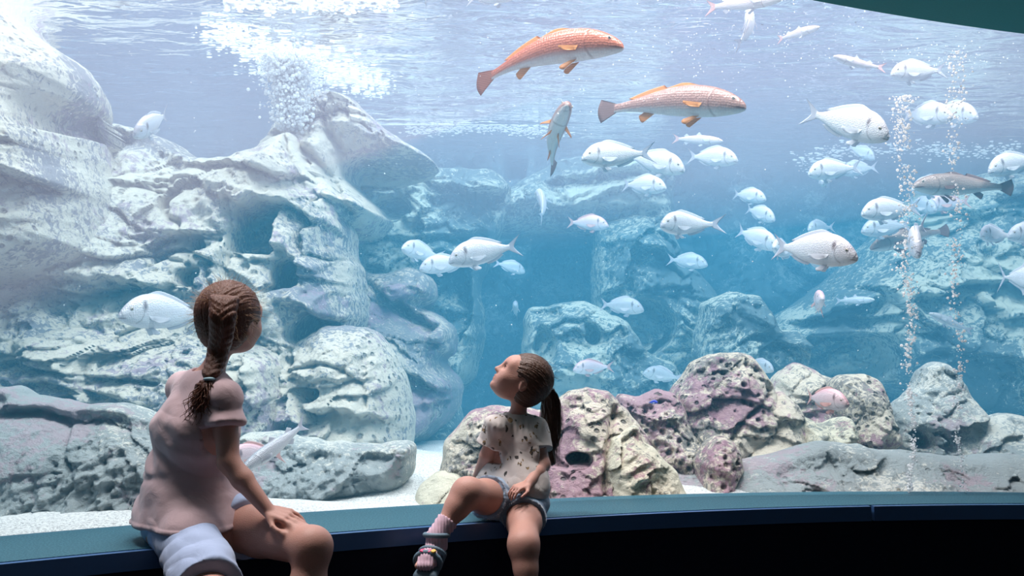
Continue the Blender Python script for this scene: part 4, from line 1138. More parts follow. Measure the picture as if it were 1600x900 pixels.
    g = Field(hc - [0.15, 0.14, 0.14], hc + [0.15, 0.14, 0.16], 0.0026)
    g.ell(P(0, -0.10, 0.10), np.array([0.415, 0.465, 0.435]) * s, R, k=0.02)
    g.ell(P(0, -0.22, -0.15), np.array([0.31, 0.25, 0.26]) * s, R, k=0.03)
    g.ell(P(0, 0.55, -0.16), np.array([0.40, 0.36, 0.50]) * s, R, k=0.02, mode='cut')
    for q in (-1, 1): g.ell(P(q * 0.42, 0.02, -0.16), np.array([0.14, 0.13, 0.19]) * s, R, k=0.008, mode='cut')
    def hd_(V):
        q = (V - hc) @ R
        an = np.arctan2(q[:, 0], q[:, 2] + 0.02)
        return 0.002 * vnoise(an * 18, q[:, 1] * 10, 4) + 0.0012 * vnoise(an * 45, q[:, 1] * 16, 6)
    hair = body_obj('hair', g, m_hair, root, org, 1, hd_)
    # ponytail over the back of the shoulder
    tie = J(858, 608, 3.50)
    C = smooth_curve([J(852, 604, 3.49), J(860, 620, 3.52), J(861, 650, 3.54), J(859, 680, 3.55), J(857, 702, 3.54), J(862, 722, 3.53)], 5, closed=False)
    g = Field(C.min(0) - 0.06, C.max(0) + 0.06, 0.0026)
    n = len(C)
    for i in range(n - 1):
        t = i / (n - 1); w = 0.013 + 0.025 * math.sin(min(1, t * 1.6) * 1.57) - 0.028 * max(0, t - 0.55) / 0.45
        g.cap_(C[i], C[i + 1], w, w, k=0.006)
    body_obj('ponytail', g, m_hair, hair, org, 1, lambda V: 0.004 * vnoise(V[:, 0] * 120 + V[:, 2] * 20, V[:, 2] * 14, 3))
    cur = []
    for i in range(260):
        a = rnd.uniform(0, 6.283); r0 = rnd.uniform(0.012, 0.036); ln = rnd.uniform(0.6, 1.06); ph = rnd.uniform(0, 6)
        pts = []
        for k in range(18):
            t = k / 17 * min(1, ln); q = C[min(n - 1, int(t * (n - 1)))]
            w = 0.35 + 0.75 * math.sin(min(1, t * 1.5) * 1.57) - 0.5 * max(0, t - 0.6)
            pts.append(q + np.array([math.cos(a), math.sin(a), 0]) * r0 * w * 1.15 + np.array([0.004 * math.sin(ph + t * 9), 0.002, 0]) * t + [0, 0, -0.012 * (t > 0.98)])
        cur.append(np.array(pts))
    strands('loose_ponytail_strands', cur, 0.0013, m_hair, hair, org)
    cur = []
    for i in range(220):
        th = rnd.uniform(-2.0, 2.0); ph = rnd.uniform(-0.9, 1.1)
        dl = unit([math.sin(th) * math.cos(ph), math.sin(ph) * 0.9, math.cos(th) * math.cos(ph)])
        dw = R @ dl; base = P(0, -0.10, 0.10) + dw * s * 0.42; tn = unit(np.cross(dw, R[:, 0]) * (-1))
        L = rnd.uniform(0.01, 0.035)
        cur.append(np.array([base + dw * L * 0.4 * t + R[:, 1] * (-L) * t * t for t in np.linspace(0, 1, 5)]))
    strands('stray_hairs', cur, 0.0006, m_hair, hair, org)
    ht = Field(tie - 0.03, tie + 0.03, 0.002); ht.ell(tie, (0.016, 0.016, 0.008), None, k=0)
    body_obj('hair_tie', ht, simple_mat('teal_elastic', (0.05, 0.16, 0.18), 0.6), hair, org, 1)
    # socks and sandals
    m_sock = cloth_mat('pale_pink_sock', (0.66, 0.47, 0.56)); m_sand = simple_mat('blue_grey_sandal', (0.14, 0.22, 0.28), 0.5, spec=0.4)
    for kn, an in ((knR, ankR), (knL, ankL)):
        heel = an + [0, 0.012, -0.028]
        g = Field(an - [0.09, 0.18, 0.13], an + [0.09, 0.07, 0.09], 0.0026)
        up = unit(kn - an)
        g.cap_(an + up * 0.055, an, 0.034, 0.0295, k=0.01); g.cap_(an, heel, 0.0295, 0.031, k=0.012); g.cap_(heel, heel + ft * 0.088, 0.030, 0.031, k=0.015)
        for i in range(3): g.cap_(heel + ft * 0.08 + np.array([1, -0.25, 0]) * (i - 1) * 0.013, heel + ft * 0.118 + np.array([1, -0.25, 0]) * (i - 1) * 0.012, 0.017, 0.013, k=0.01)
        X, Y, Z = np.meshgrid(*g.ax, indexing='ij')
        c0 = an + up * 0.062; g.D = np.maximum(g.D, ((X - c0[0]) * up[0] + (Y - c0[1]) * up[1] + (Z - c0[2]) * up[2]).astype(np.float32))
        body_obj('sock', g, m_sock, root, org, 1, lambda V: 0.0015 * np.sin(V[:, 0] * 700))
        dn = unit(np.cross(ft, [1, -0.25, 0]));  dn = dn if dn[2] < 0 else -dn
        g = Field(an - [0.11, 0.21, 0.16], an + [0.11, 0.08, 0.08], 0.0026)
        for i in (-1, 0, 1):
            g.cap_(heel + dn * 0.033 + np.array([1, -0.25, 0]) * i * 0.013, heel + ft * 0.125 + dn * 0.033 + np.array([1, -0.25, 0]) * i * 0.019, 0.016, 0.018, k=0.01)
        def loop(c, n1, n2, r1, r2, w):
            pr = None
            for a in np.linspace(0, 2 * math.pi, 25):
                p = c + n1 * math.cos(a) * r1 + n2 * math.sin(a) * r2
                if pr is not None: g.cap_(pr, p, w, k=0.003)
                pr = p
        sx = unit([1, -0.25, 0])
        loop(heel + ft * 0.088 + dn * 0.006, sx, dn, 0.039, 0.034, 0.0085)
        loop(heel + ft * 0.045 + dn * 0.004, sx, unit(dn - ft * 0.5), 0.037, 0.036, 0.007)
        loop(an + [0, 0.0, 0.004], sx, unit([-0.25, -1, 0.1]), 0.036, 0.036, 0.0075)
        so = body_obj('sandal', g, m_sand, root, org, 1)
        for i, (cx, col) in enumerate(((-0.013, (0.75, 0.06, 0.2)), (0.008, (0.8, 0.12, 0.25)), (0.022, (0.8, 0.5, 0.08)))):
            p = heel + ft * 0.086 - dn * 0.032 + sx * cx
            g2 = Field(p - 0.02, p + 0.02, 0.0018); 
            for a in range(5): g2.ell(p + (sx * math.cos(a * 1.257) + ft * math.sin(a * 1.257)) * 0.005, (0.0048, 0.0048, 0.004), None, k=0.001)
            body_obj('flower_charm', g2, simple_mat('charm_plastic', col, 0.4), so, org, 1)
    return root
girl_b()
# ================================================================ fish
def fish_mat(name, back, side, belly, kind='bream', zsc=0.17):
    m, nt, out = new_mat(name)
    b = nd(nt, 'BsdfPrincipled', i_Roughness=0.38, i_Metallic=0.1); b.inputs['Specular IOR Level'].default_value = 0.5
    tc = nd(nt, 'Attribute', attribute_name='rest'); sx = nd(nt, 'SeparateXYZ'); nt.links.new(tc.outputs['Vector'], sx.inputs[0])
    x, y, z = sx.outputs
    hf = nd(nt, 'Attribute', attribute_name='height')
    zn = nd(nt, 'MapRange', i_1=-1.0, i_2=1.0); nt.links.new(hf.outputs['Fac'], zn.inputs[0])
    c = ramp(nt, zn.outputs[0], [(0.0, belly), (0.13 if kind == 'meagre' else 0.3, belly), (0.32 if kind == 'meagre' else 0.5, side), (0.6 if kind == 'meagre' else 0.75, side), (0.95, back)])
    # scale rows
    mp = nd(nt, 'Mapping'); mp.inputs['Scale'].default_value = (60, 60, 60)
    nt.links.new(tc.outputs['Vector'], mp.inputs['Vector'])
    v = nd(nt, 'TexVoronoi', i_Scale=1.0, i_Randomness=0.35); nt.links.new(mp.outputs[0], v.inputs['Vector'])
    wv_ = nd(nt, 'TexWave', wave_type='BANDS', bands_direction='Z', i_Scale=22.0, i_Distortion=0.5); nt.links.new(tc.outputs['Vector'], wv_.inputs['Vector'])
    sc_ = math_n(nt, 'MULTIPLY', v.outputs['Distance'], 0.25)
    c = mixc(nt, sc_, c, tuple(q * 0.6 for q in back))
    if kind in ('mullet', 'bream'):
        c = mixc(nt, math_n(nt, 'MULTIPLY', wv_.outputs[0], 0.30 if kind == 'mullet' else 0.10), c, tuple(q * 0.55 for q in back))
    def blob(cx, cz, rx, rz, soft=0.5):
        dx = math_n(nt, 'DIVIDE', math_n(nt, 'SUBTRACT', x, cx), rx); dz = math_n(nt, 'DIVIDE', math_n(nt, 'SUBTRACT', z, cz), rz)
        r = math_n(nt, 'SQRT', math_n(nt, 'ADD', math_n(nt, 'MULTIPLY', dx, dx), math_n(nt, 'MULTIPLY', dz, dz)))
        q = nd(nt, 'MapRange', i_1=1 - soft, i_2=1 + soft, i_3=1.0, i_4=0.0); nt.links.new(r, q.inputs[0]); return q.outputs[0]
    if kind == 'bream':
        c = mixc(nt, math_n(nt, 'MULTIPLY', blob(0.268, 0.062, 0.022, 0.05, 0.5), 0.75), c, (0.10, 0.07, 0.09))   # gill spot
        c = mixc(nt, math_n(nt, 'MULTIPLY', blob(0.405, 0.035, 0.035, 0.022, 0.6), 0.45), c, (0.22, 0.20, 0.24))    # band between the eyes
        c = mixc(nt, math_n(nt, 'MULTIPLY', blob(0.47, -0.07, 0.03, 0.006, 0.4), 0.6), c, (0.25, 0.18, 0.2))       # mouth line
    if kind == 'meagre':
        n = nd(nt, 'TexNoise', i_Scale=9.0, i_Detail=5.0); nt.links.new(tc.outputs['Vector'], n.inputs['Vector'])
        c = mixc(nt, math_n(nt, 'MULTIPLY', n.outputs[0], 0.4), c, tuple(q * 0.6 for q in back))
        c = mixc(nt, math_n(nt, 'MULTIPLY', blob(0.46, -0.028, 0.045, 0.006, 0.4), 0.7), c, (0.18, 0.08, 0.06))
    # edge of the gill cover
    gx_ = 0.375 if kind == 'bream' else 0.36
    o1 = blob(gx_, -0.01, 0.105, 0.115, 0.05); o2 = blob(gx_, -0.01, 0.090, 0.100, 0.05)
    rim_ = math_n(nt, 'MULTIPLY', math_n(nt, 'SUBTRACT', o1, o2, True), math_n(nt, 'LESS_THAN', x, gx_ - 0.03))
    c = mixc(nt, math_n(nt, 'MULTIPLY', rim_, 0.4), c, tuple(q * 0.4 for q in back))
    gl = o1
    nt.links.new(c, b.inputs['Base Color'])
    bp = nd(nt, 'Bump', i_Strength=0.25, i_Distance=0.01)
    nt.links.new(math_n(nt, 'ADD', v.outputs['Distance'], math_n(nt, 'MULTIPLY', gl, 2.0)), bp.inputs['Height']); nt.links.new(bp.outputs[0], b.inputs['Normal'])
    nt.links.new(b.outputs[0], out.inputs['Surface'])
    return m
def fin_mat(name, c1, c2):
    m, nt, out = new_mat(name)
    b = nd(nt, 'BsdfPrincipled', i_Roughness=0.5)
    tc = nd(nt, 'TexCoord')
    w = nd(nt, 'TexWave', wave_type='BANDS', bands_direction='Z', i_Scale=26.0, i_Distortion=1.5, i_Detail=2.0)
    nt.links.new(tc.outputs['Object'], w.inputs['Vector'])
    c = mixc(nt, w.outputs[0], c1, c2)
    nt.links.new(c, b.inputs['Base Color'])
    t = nd(nt, 'BsdfTranslucent'); nt.links.new(c, t.inputs[0])
    mx = nd(nt, 'MixShader'); mx.inputs[0].default_value = 0.35
    nt.links.new(b.outputs[0], mx.inputs[1]); nt.links.new(t.outputs[0], mx.inputs[2])
    nt.links.new(mx.outputs[0], out.inputs['Surface'])
    return m
SPEC = {
 'bream': dict(x=[.5, .49, .465, .42, .34, .24, .12, 0, -.12, -.22, -.29, -.34],
    t=[-.045, -.02, .02, .075, .14, .18, .188, .165, .12, .075, .042, .036], b=[-.062, -.082, -.100, -.12, -.145, -.158, -.158, -.143, -.11, -.066, -.038, -.034],
    w=[.004, .022, .040, .058, .074, .082, .080, .068, .048, .028, .014, .009]),
 'meagre': dict(x=[.5, .492, .46, .38, .28, .15, 0, -.15, -.27, -.35, -.40],
    t=[-.012, .008, .036, .075, .103, .116, .104, .072, .044, .031, .030], b=[-.028, -.042, -.058, -.082, -.098, -.102, -.092, -.064, -.040, -.031, -.030],
    w=[.004, .020, .038, .055, .066, .070, .062, .042, .024, .014, .009]),
 'mullet': dict(x=[.5, .49, .45, .38, .28, .15, 0, -.15, -.25, -.32, -.36],
    t=[.0, .014, .034, .058, .076, .084, .080, .060, .040, .028, .026], b=[-.012, -.026, -.042, -.062, -.078, -.086, -.080, -.058, -.038, -.027, -.025],
    w=[.004, .020, .034, .046, .055, .058, .052, .036, .022, .013, .009]),
 'jack': dict(x=[.5, .49, .45, .38, .28, .15, 0, -.12, -.24, -.32, -.37],
    t=[-.01, .012, .045, .085, .12, .142, .135, .105, .052, .020, .014], b=[-.03, -.045, -.072, -.105, -.135, -.15, -.14, -.108, -.055, -.020, -.014],
    w=[.004, .020, .036, .050, .060, .064, .058, .044, .024, .012, .008]),
}
def make_fish(kind, mats, bend=0.0, arch=0.0, spread=1.0):
    """a fish one unit long, nose towards +X. bend turns the tail sideways, arch lowers nose and tail"""
    sp = SPEC[kind]; mb, mf, mt = mats
    def B(P):
        P = np.array(P, float); x = P[..., 0]
        u = np.clip(0.15 - x, 0, None); n_ = np.clip(x - 0.2, 0, None)
        P[..., 1] += bend * u * u * 1.1 + bend * 0.35 * n_ * n_
        P[..., 2] -= arch * (u * u * 0.9 + n_ * n_ * 0.8)
        return P
    xs_ = np.array(sp['x'])[::-1]
    X = np.linspace(-1, 1, 34); X = xs_[0] + (xs_[-1] - xs_[0]) * (0.5 + 0.5 * np.sin(X * np.pi / 2))
    from_ = lambda k: np.interp(X, xs_, np.array(sp[k])[::-1])
    def sm(a):
        a = a.copy(); a[1:-1] = (a[:-2] + 2 * a[1:-1] + a[2:]) / 4; return a
    T, Bt, W = sm(from_('t')), sm(from_('b')), sm(from_('w'))
    NA = 22; V = []; F = []
    for i in range(len(X)):
        c = (T[i] + Bt[i]) / 2; h = (T[i] - Bt[i]) / 2
        for k in range(NA):
            a = 2 * math.pi * k / NA; ca, sa = math.cos(a), math.sin(a)
            V.append((X[i], W[i] * math.copysign(abs(ca) ** 0.9, ca), c + h * math.copysign(abs(sa) ** 0.92, sa) ))
        if i:
            for k in range(NA): F.append(((i - 1) * NA + k, (i - 1) * NA + (k + 1) % NA, i * NA + (k + 1) % NA, i * NA + k))
    F.append(tuple(range(NA))[::-1]); F.append(tuple((len(X) - 1) * NA + k for k in range(NA)))
    V = np.array(V); RV = V.copy()
    names = {'bream': 'sea_bream', 'meagre': 'meagre_fish', 'mullet': 'mullet_fish', 'jack': 'jack_fish'}
    root = mesh_obj(names[kind], B(V), F, mb)
    at = root.data.attributes.new('rest', 'FLOAT_VECTOR', 'POINT'); at.data.foreach_set('vector', RV.astype(np.float32).ravel())
    cx_ = np.interp(RV[:, 0], X, (T + Bt) / 2); hx_ = np.interp(RV[:, 0], X, (T - Bt) / 2)
    at = root.data.attributes.new('height', 'FLOAT', 'POINT'); at.data.foreach_set('value', ((RV[:, 2] - cx_) / (hx_ + 1e-6)).astype(np.float32))
    sub = lambda x, k: float(np.interp(x, xs_, np.array(sp[k])[::-1]))
    def fin(name, base, tip, rows=5, mat=mf, th=0.004, wave=0.0):
        base = np.array(base, float); tip = np.array(tip, float)
        base = smooth_curve(base, 4, closed=False); tip = smooth_curve(tip, 4, closed=False)
        n = min(len(base), len(tip))
        base = base[np.linspace(0, len(base) - 1, n).astype(int)]; tip = tip[np.linspace(0, len(tip) - 1, n).astype(int)]
        V = []; F = []
        e = tip - base; d1 = np.gradient(base, axis=0)
        nn = np.cross(d1 + np.gradient(tip, axis=0), e); nn /= (np.linalg.norm(nn, axis=1)[:, None] + 1e-9)
        ref = nn[n // 2]; nn = np.where((nn @ ref)[:, None] < 0, -nn, nn)
        for s in (1, -1):
            for r in range(rows + 1):
                t = r / rows; P = base + e * t
                hh = th * (1 - 0.85 * t) * (0.6 + 0.4 * (np.arange(n) % 2))
                V.append(P + s * nn * hh[:, None])
        V = np.concatenate(V); R_ = rows + 1
        for s in range(2):
            for r in range(rows):
                for i in range(n - 1):
                    a = (s * R_ + r) * n + i; q = (a, a + 1, a + n + 1, a + n)
                    F.append(q if s else q[::-1])
        for r in (0, rows):
            for i in range(n - 1):
                a = r * n + i; b2 = (R_ + r) * n + i; F.append((a, b2, b2 + 1, a + 1))
        for i in (0, n - 1):
            for r in range(rows):
                a = r * n + i; b2 = (R_ + r) * n + i; F.append((a, a + n, b2 + n, b2))
        return mesh_obj(name, B(V), F, mat, root)
    if kind == 'bream':
        fin('tail_fin', [(-.325, 0, .036), (-.335, 0, .012), (-.335, 0, -.012), (-.325, 0, -.034)], [(-.50, 0, .15), (-.41, 0, .03), (-.41, 0, -.03), (-.50, 0, -.15)], mat=mt)
        fin('dorsal_fin', [(.22, 0, .176), (.1, 0, .184), (-.05, 0, .138), (-.22, 0, .068)], [(.16, 0, .20), (.07, 0, .215), (-.10, 0, .165), (-.26, 0, .082)])
        fin('anal_fin', [(.0, 0, -.138), (-.07, 0, -.12), (-.14, 0, -.095), (-.21, 0, -.062)], [(-.03, 0, -.162), (-.10, 0, -.150), (-.18, 0, -.12), (-.25, 0, -.075)])
        pf, pv = [(.225, .075, -.035), (.22, .078, -.05), (.21, .078, -.065), (.205, .078, -.075)], [(.02, .12, -.04), (.03, .125, -.075), (.08, .12, -.10), (.13, .11, -.105)]
        vf, vv = [(.20, .03, -.15), (.18, .03, -.153), (.16, .03, -.153), (.145, .03, -.152)], [(.15, .055, -.215), (.11, .06, -.215), (.09, .055, -.20), (.09, .045, -.185)]
        ex, ez, er = .395, .022, .0165
    elif kind == 'meagre':
        fin('tail_fin', [(-.385, 0, .030), (-.39, 0, .01), (-.39, 0, -.01), (-.385, 0, -.030)], [(-.50, 0, .082), (-.515, 0, .025), (-.51, 0, -.03), (-.485, 0, -.085)], mat=mt)
        fin('dorsal_fin', [(.18, 0, .112), (.1, 0, .112), (.04, 0, .106), (-.03, 0, .096)], [(.10, 0, .13), (.05, 0, .13), (.0, 0, .115), (-.05, 0, .10)])
        fin('rear_dorsal_fin', [(-.04, 0, .095), (-.13, 0, .076), (-.21, 0, .055), (-.28, 0, .041)], [(-.07, 0, .12), (-.16, 0, .10), (-.24, 0, .076), (-.31, 0, .052)])
        fin('anal_fin', [(-.12, 0, -.072), (-.15, 0, -.064), (-.17, 0, -.058), (-.19, 0, -.054)], [(-.19, 0, -.125), (-.205, 0, -.12), (-.22, 0, -.095), (-.225, 0, -.075)])
        pf, pv = [(.22, .064, -.02), (.215, .066, -.032), (.21, .066, -.042), (.205, .066, -.05)], [(.10, .09, -.010), (.10, .092, -.025), (.12, .09, -.04), (.16, .085, -.05)]
        vf, vv = [(.20, .03, -.098), (.185, .03, -.099), (.17, .03, -.10), (.155, .03, -.10)], [(.12, .05, -.16), (.10, .055, -.155), (.09, .05, -.14), (.10, .045, -.125)]
        ex, ez, er = .42, .028, .011
    elif kind == 'mullet':
        fin('tail_fin', [(-.345, 0, .026), (-.355, 0, .008), (-.355, 0, -.008), (-.345, 0, -.025)], [(-.50, 0, .10), (-.43, 0, .02), (-.43, 0, -.02), (-.50, 0, -.10)], mat=mt)
        fin('dorsal_fin', [(.09, 0, .082), (.06, 0, .081), (.03, 0, .080), (.0, 0, .078)], [(.04, 0, .135), (.02, 0, .125), (.0, 0, .105), (-.02, 0, .088)])
        fin('rear_dorsal_fin', [(-.15, 0, .058), (-.18, 0, .052), (-.21, 0, .047), (-.24, 0, .042)], [(-.21, 0, .10), (-.22, 0, .092), (-.24, 0, .075), (-.265, 0, .058)])
        fin('anal_fin', [(-.13, 0, -.06), (-.16, 0, -.054), (-.19, 0, -.049), (-.22, 0, -.044)], [(-.20, 0, -.105), (-.21, 0, -.098), (-.23, 0, -.08), (-.25, 0, -.06)])
        pf, pv = [(.27, .05, .0), (.268, .052, -.012), (.265, .052, -.022), (.262, .052, -.03)], [(.14, .085, .01), (.14, .09, -.012), (.16, .085, -.03), (.19, .08, -.038)]
        vf, vv = [(.16, .02, -.084), (.145, .02, -.085), (.13, .02, -.085), (.115, .02, -.084)], [(.09, .04, -.13), (.075, .04, -.128), (.065, .04, -.115), (.07, .035, -.105)]
        ex, ez, er = .43, .008, .011
    else:
        fin('tail_fin', [(-.355, 0, .016), (-.362, 0, .006), (-.362, 0, -.006), (-.355, 0, -.016)], [(-.50, 0, .20), (-.405, 0, .02), (-.405, 0, -.02), (-.50, 0, -.20)], mat=mt)
        fin('dorsal_fin', [(.02, 0, .132), (-.08, 0, .115), (-.18, 0, .075), (-.28, 0, .032)], [(-.06, 0, .235), (-.10, 0, .15), (-.21, 0, .095), (-.31, 0, .042)])
        fin('anal_fin', [(.0, 0, -.14), (-.09, 0, -.118), (-.18, 0, -.08), (-.28, 0, -.034)], [(-.08, 0, -.22), (-.11, 0, -.155), (-.21, 0, -.10), (-.31, 0, -.044)])
        pf, pv = [(.24, .06, -.02), (.235, .062, -.03), (.23, .062, -.04), (.225, .062, -.05)], [(.02, .10, -.05), (.05, .105, -.07), (.10, .10, -.08), (.15, .09, -.08)]
        vf, vv = [(.22, .02, -.143), (.20, .02, -.146), (.19, .02, -.148), (.17, .02, -.15)], [(.15, .04, -.195), (.13, .04, -.19), (.13, .04, -.18), (.13, .03, -.17)]
        ex, ez, er = .42, .01, .015
    for s in (1, -1):
        q = np.array([1, s, 1]); k = np.array([1, spread, 1])
        fin('pectoral_fin', np.array(pf) * q, np.array(pv) * q * k, mat=mf)
        fin('pelvic_fin', np.array(vf) * q, np.array(vv) * q * k, mat=mf)
        ey = sub(ex, 'w') * 0.90
        for nm, mt_, r, dy in (('eye', M_EYE, er, 0.0), ('pupil', M_PUPIL, er * 0.58, er * 0.30)):
            bm = bmesh.new(); bmesh.ops.create_uvsphere(bm, u_segments=10, v_segments=8, radius=r)
            for v_ in bm.verts: v_.co = Vector((v_.co.x, v_.co.y * 0.6 + s * (ey + dy), v_.co.z)) + Vector((ex, 0, ez))
            for v_ in bm.verts: v_.co = Vector(B([v_.co])[0])
            if nm == 'eye': e_o = bm_obj('eye', bm, mt_, root, True)
            else: bm_obj('pupil', bm, mt_, e_o, True)
    return root
M_EYE = simple_mat('fish_eye', (0.55, 0.5, 0.42), 0.2); M_PUPIL = simple_mat('fish_pupil', (0.01, 0.01, 0.015), 0.1)
F_W = fin_mat('pale_fin', (0.72, 0.74, 0.80), (0.86, 0.88, 0.92)); F_T = fin_mat('grey_tail', (0.55, 0.56, 0.64), (0.80, 0.82, 0.88))
F_O = fin_mat('orange_fin', (0.75, 0.27, 0.06), (0.85, 0.42, 0.14)); F_R = fin_mat('dark_red_tail', (0.35, 0.10, 0.06), (0.62, 0.26, 0.16))
F_B = fin_mat('dusky_brown_fin', (0.28, 0.17, 0.16), (0.42, 0.28, 0.26)); F_P = fin_mat('pinkish_tail', (0.78, 0.48, 0.46), (0.88, 0.66, 0.64))
B_W = fish_mat('silver_bream_skin', (0.62, 0.60, 0.66), (0.84, 0.84, 0.88), (0.93, 0.93, 0.95))
B_P = fish_mat('pink_bream_skin', (0.70, 0.45, 0.50), (0.86, 0.72, 0.76), (0.93, 0.88, 0.90))
B_S = fish_mat('blue_grey_bream_skin', (0.38, 0.42, 0.50), (0.62, 0.68, 0.74), (0.80, 0.85, 0.88))
G_R = fish_mat('reddish_meagre_skin', (0.46, 0.10, 0.05), (0.58, 0.19, 0.11), (0.92, 0.86, 0.82), 'meagre', 0.10)
G_D = fish_mat('pale_brown_meagre_skin', (0.34, 0.24, 0.21), (0.52, 0.42, 0.38), (0.82, 0.82, 0.78), 'meagre', 0.10)
G_B = fish_mat('brown_meagre_skin', (0.34, 0.17, 0.14), (0.46, 0.28, 0.24), (0.82, 0.80, 0.76), 'meagre', 0.10)
U_W = fish_mat('silver_mullet_skin', (0.42, 0.46, 0.52), (0.78, 0.80, 0.84), (0.93, 0.94, 0.95), 'mullet', 0.08)
U_P = fish_mat('pinkish_mullet_skin', (0.66, 0.42, 0.40), (0.84, 0.72, 0.72), (0.93, 0.92, 0.92), 'mullet', 0.08)
N_B = fish_mat('deep_blue_skin', (0.05, 0.08, 0.6), (0.06, 0.1, 0.8), (0.1, 0.2, 0.8), 'none', 0.15)
MATS = {'w': ('bream', (B_W, F_W, F_T)), 'p': ('bream', (B_P, F_P, F_P)), 's': ('bream', (B_S, F_W, F_T)),
        'R': ('meagre', (G_R, F_O, F_R)), 'B': ('meagre', (G_B, F_O, F_B)), 'D': ('meagre', (G_D, F_B, F_B)),
        'm': ('mullet', (U_W, F_W, F_T)), 'q': ('mullet', (U_P, F_W, F_P)), 'j': ('jack', (B_W, F_W, F_T)), 'n': ('bream', (N_B, F_W, F_T))}
PROTO = {}
def copy_tree(o, parent=None):
    c = o.copy(); COL.objects.link(c); c.parent = parent
    for ch in o.children: copy_tree(ch, c)
    return c
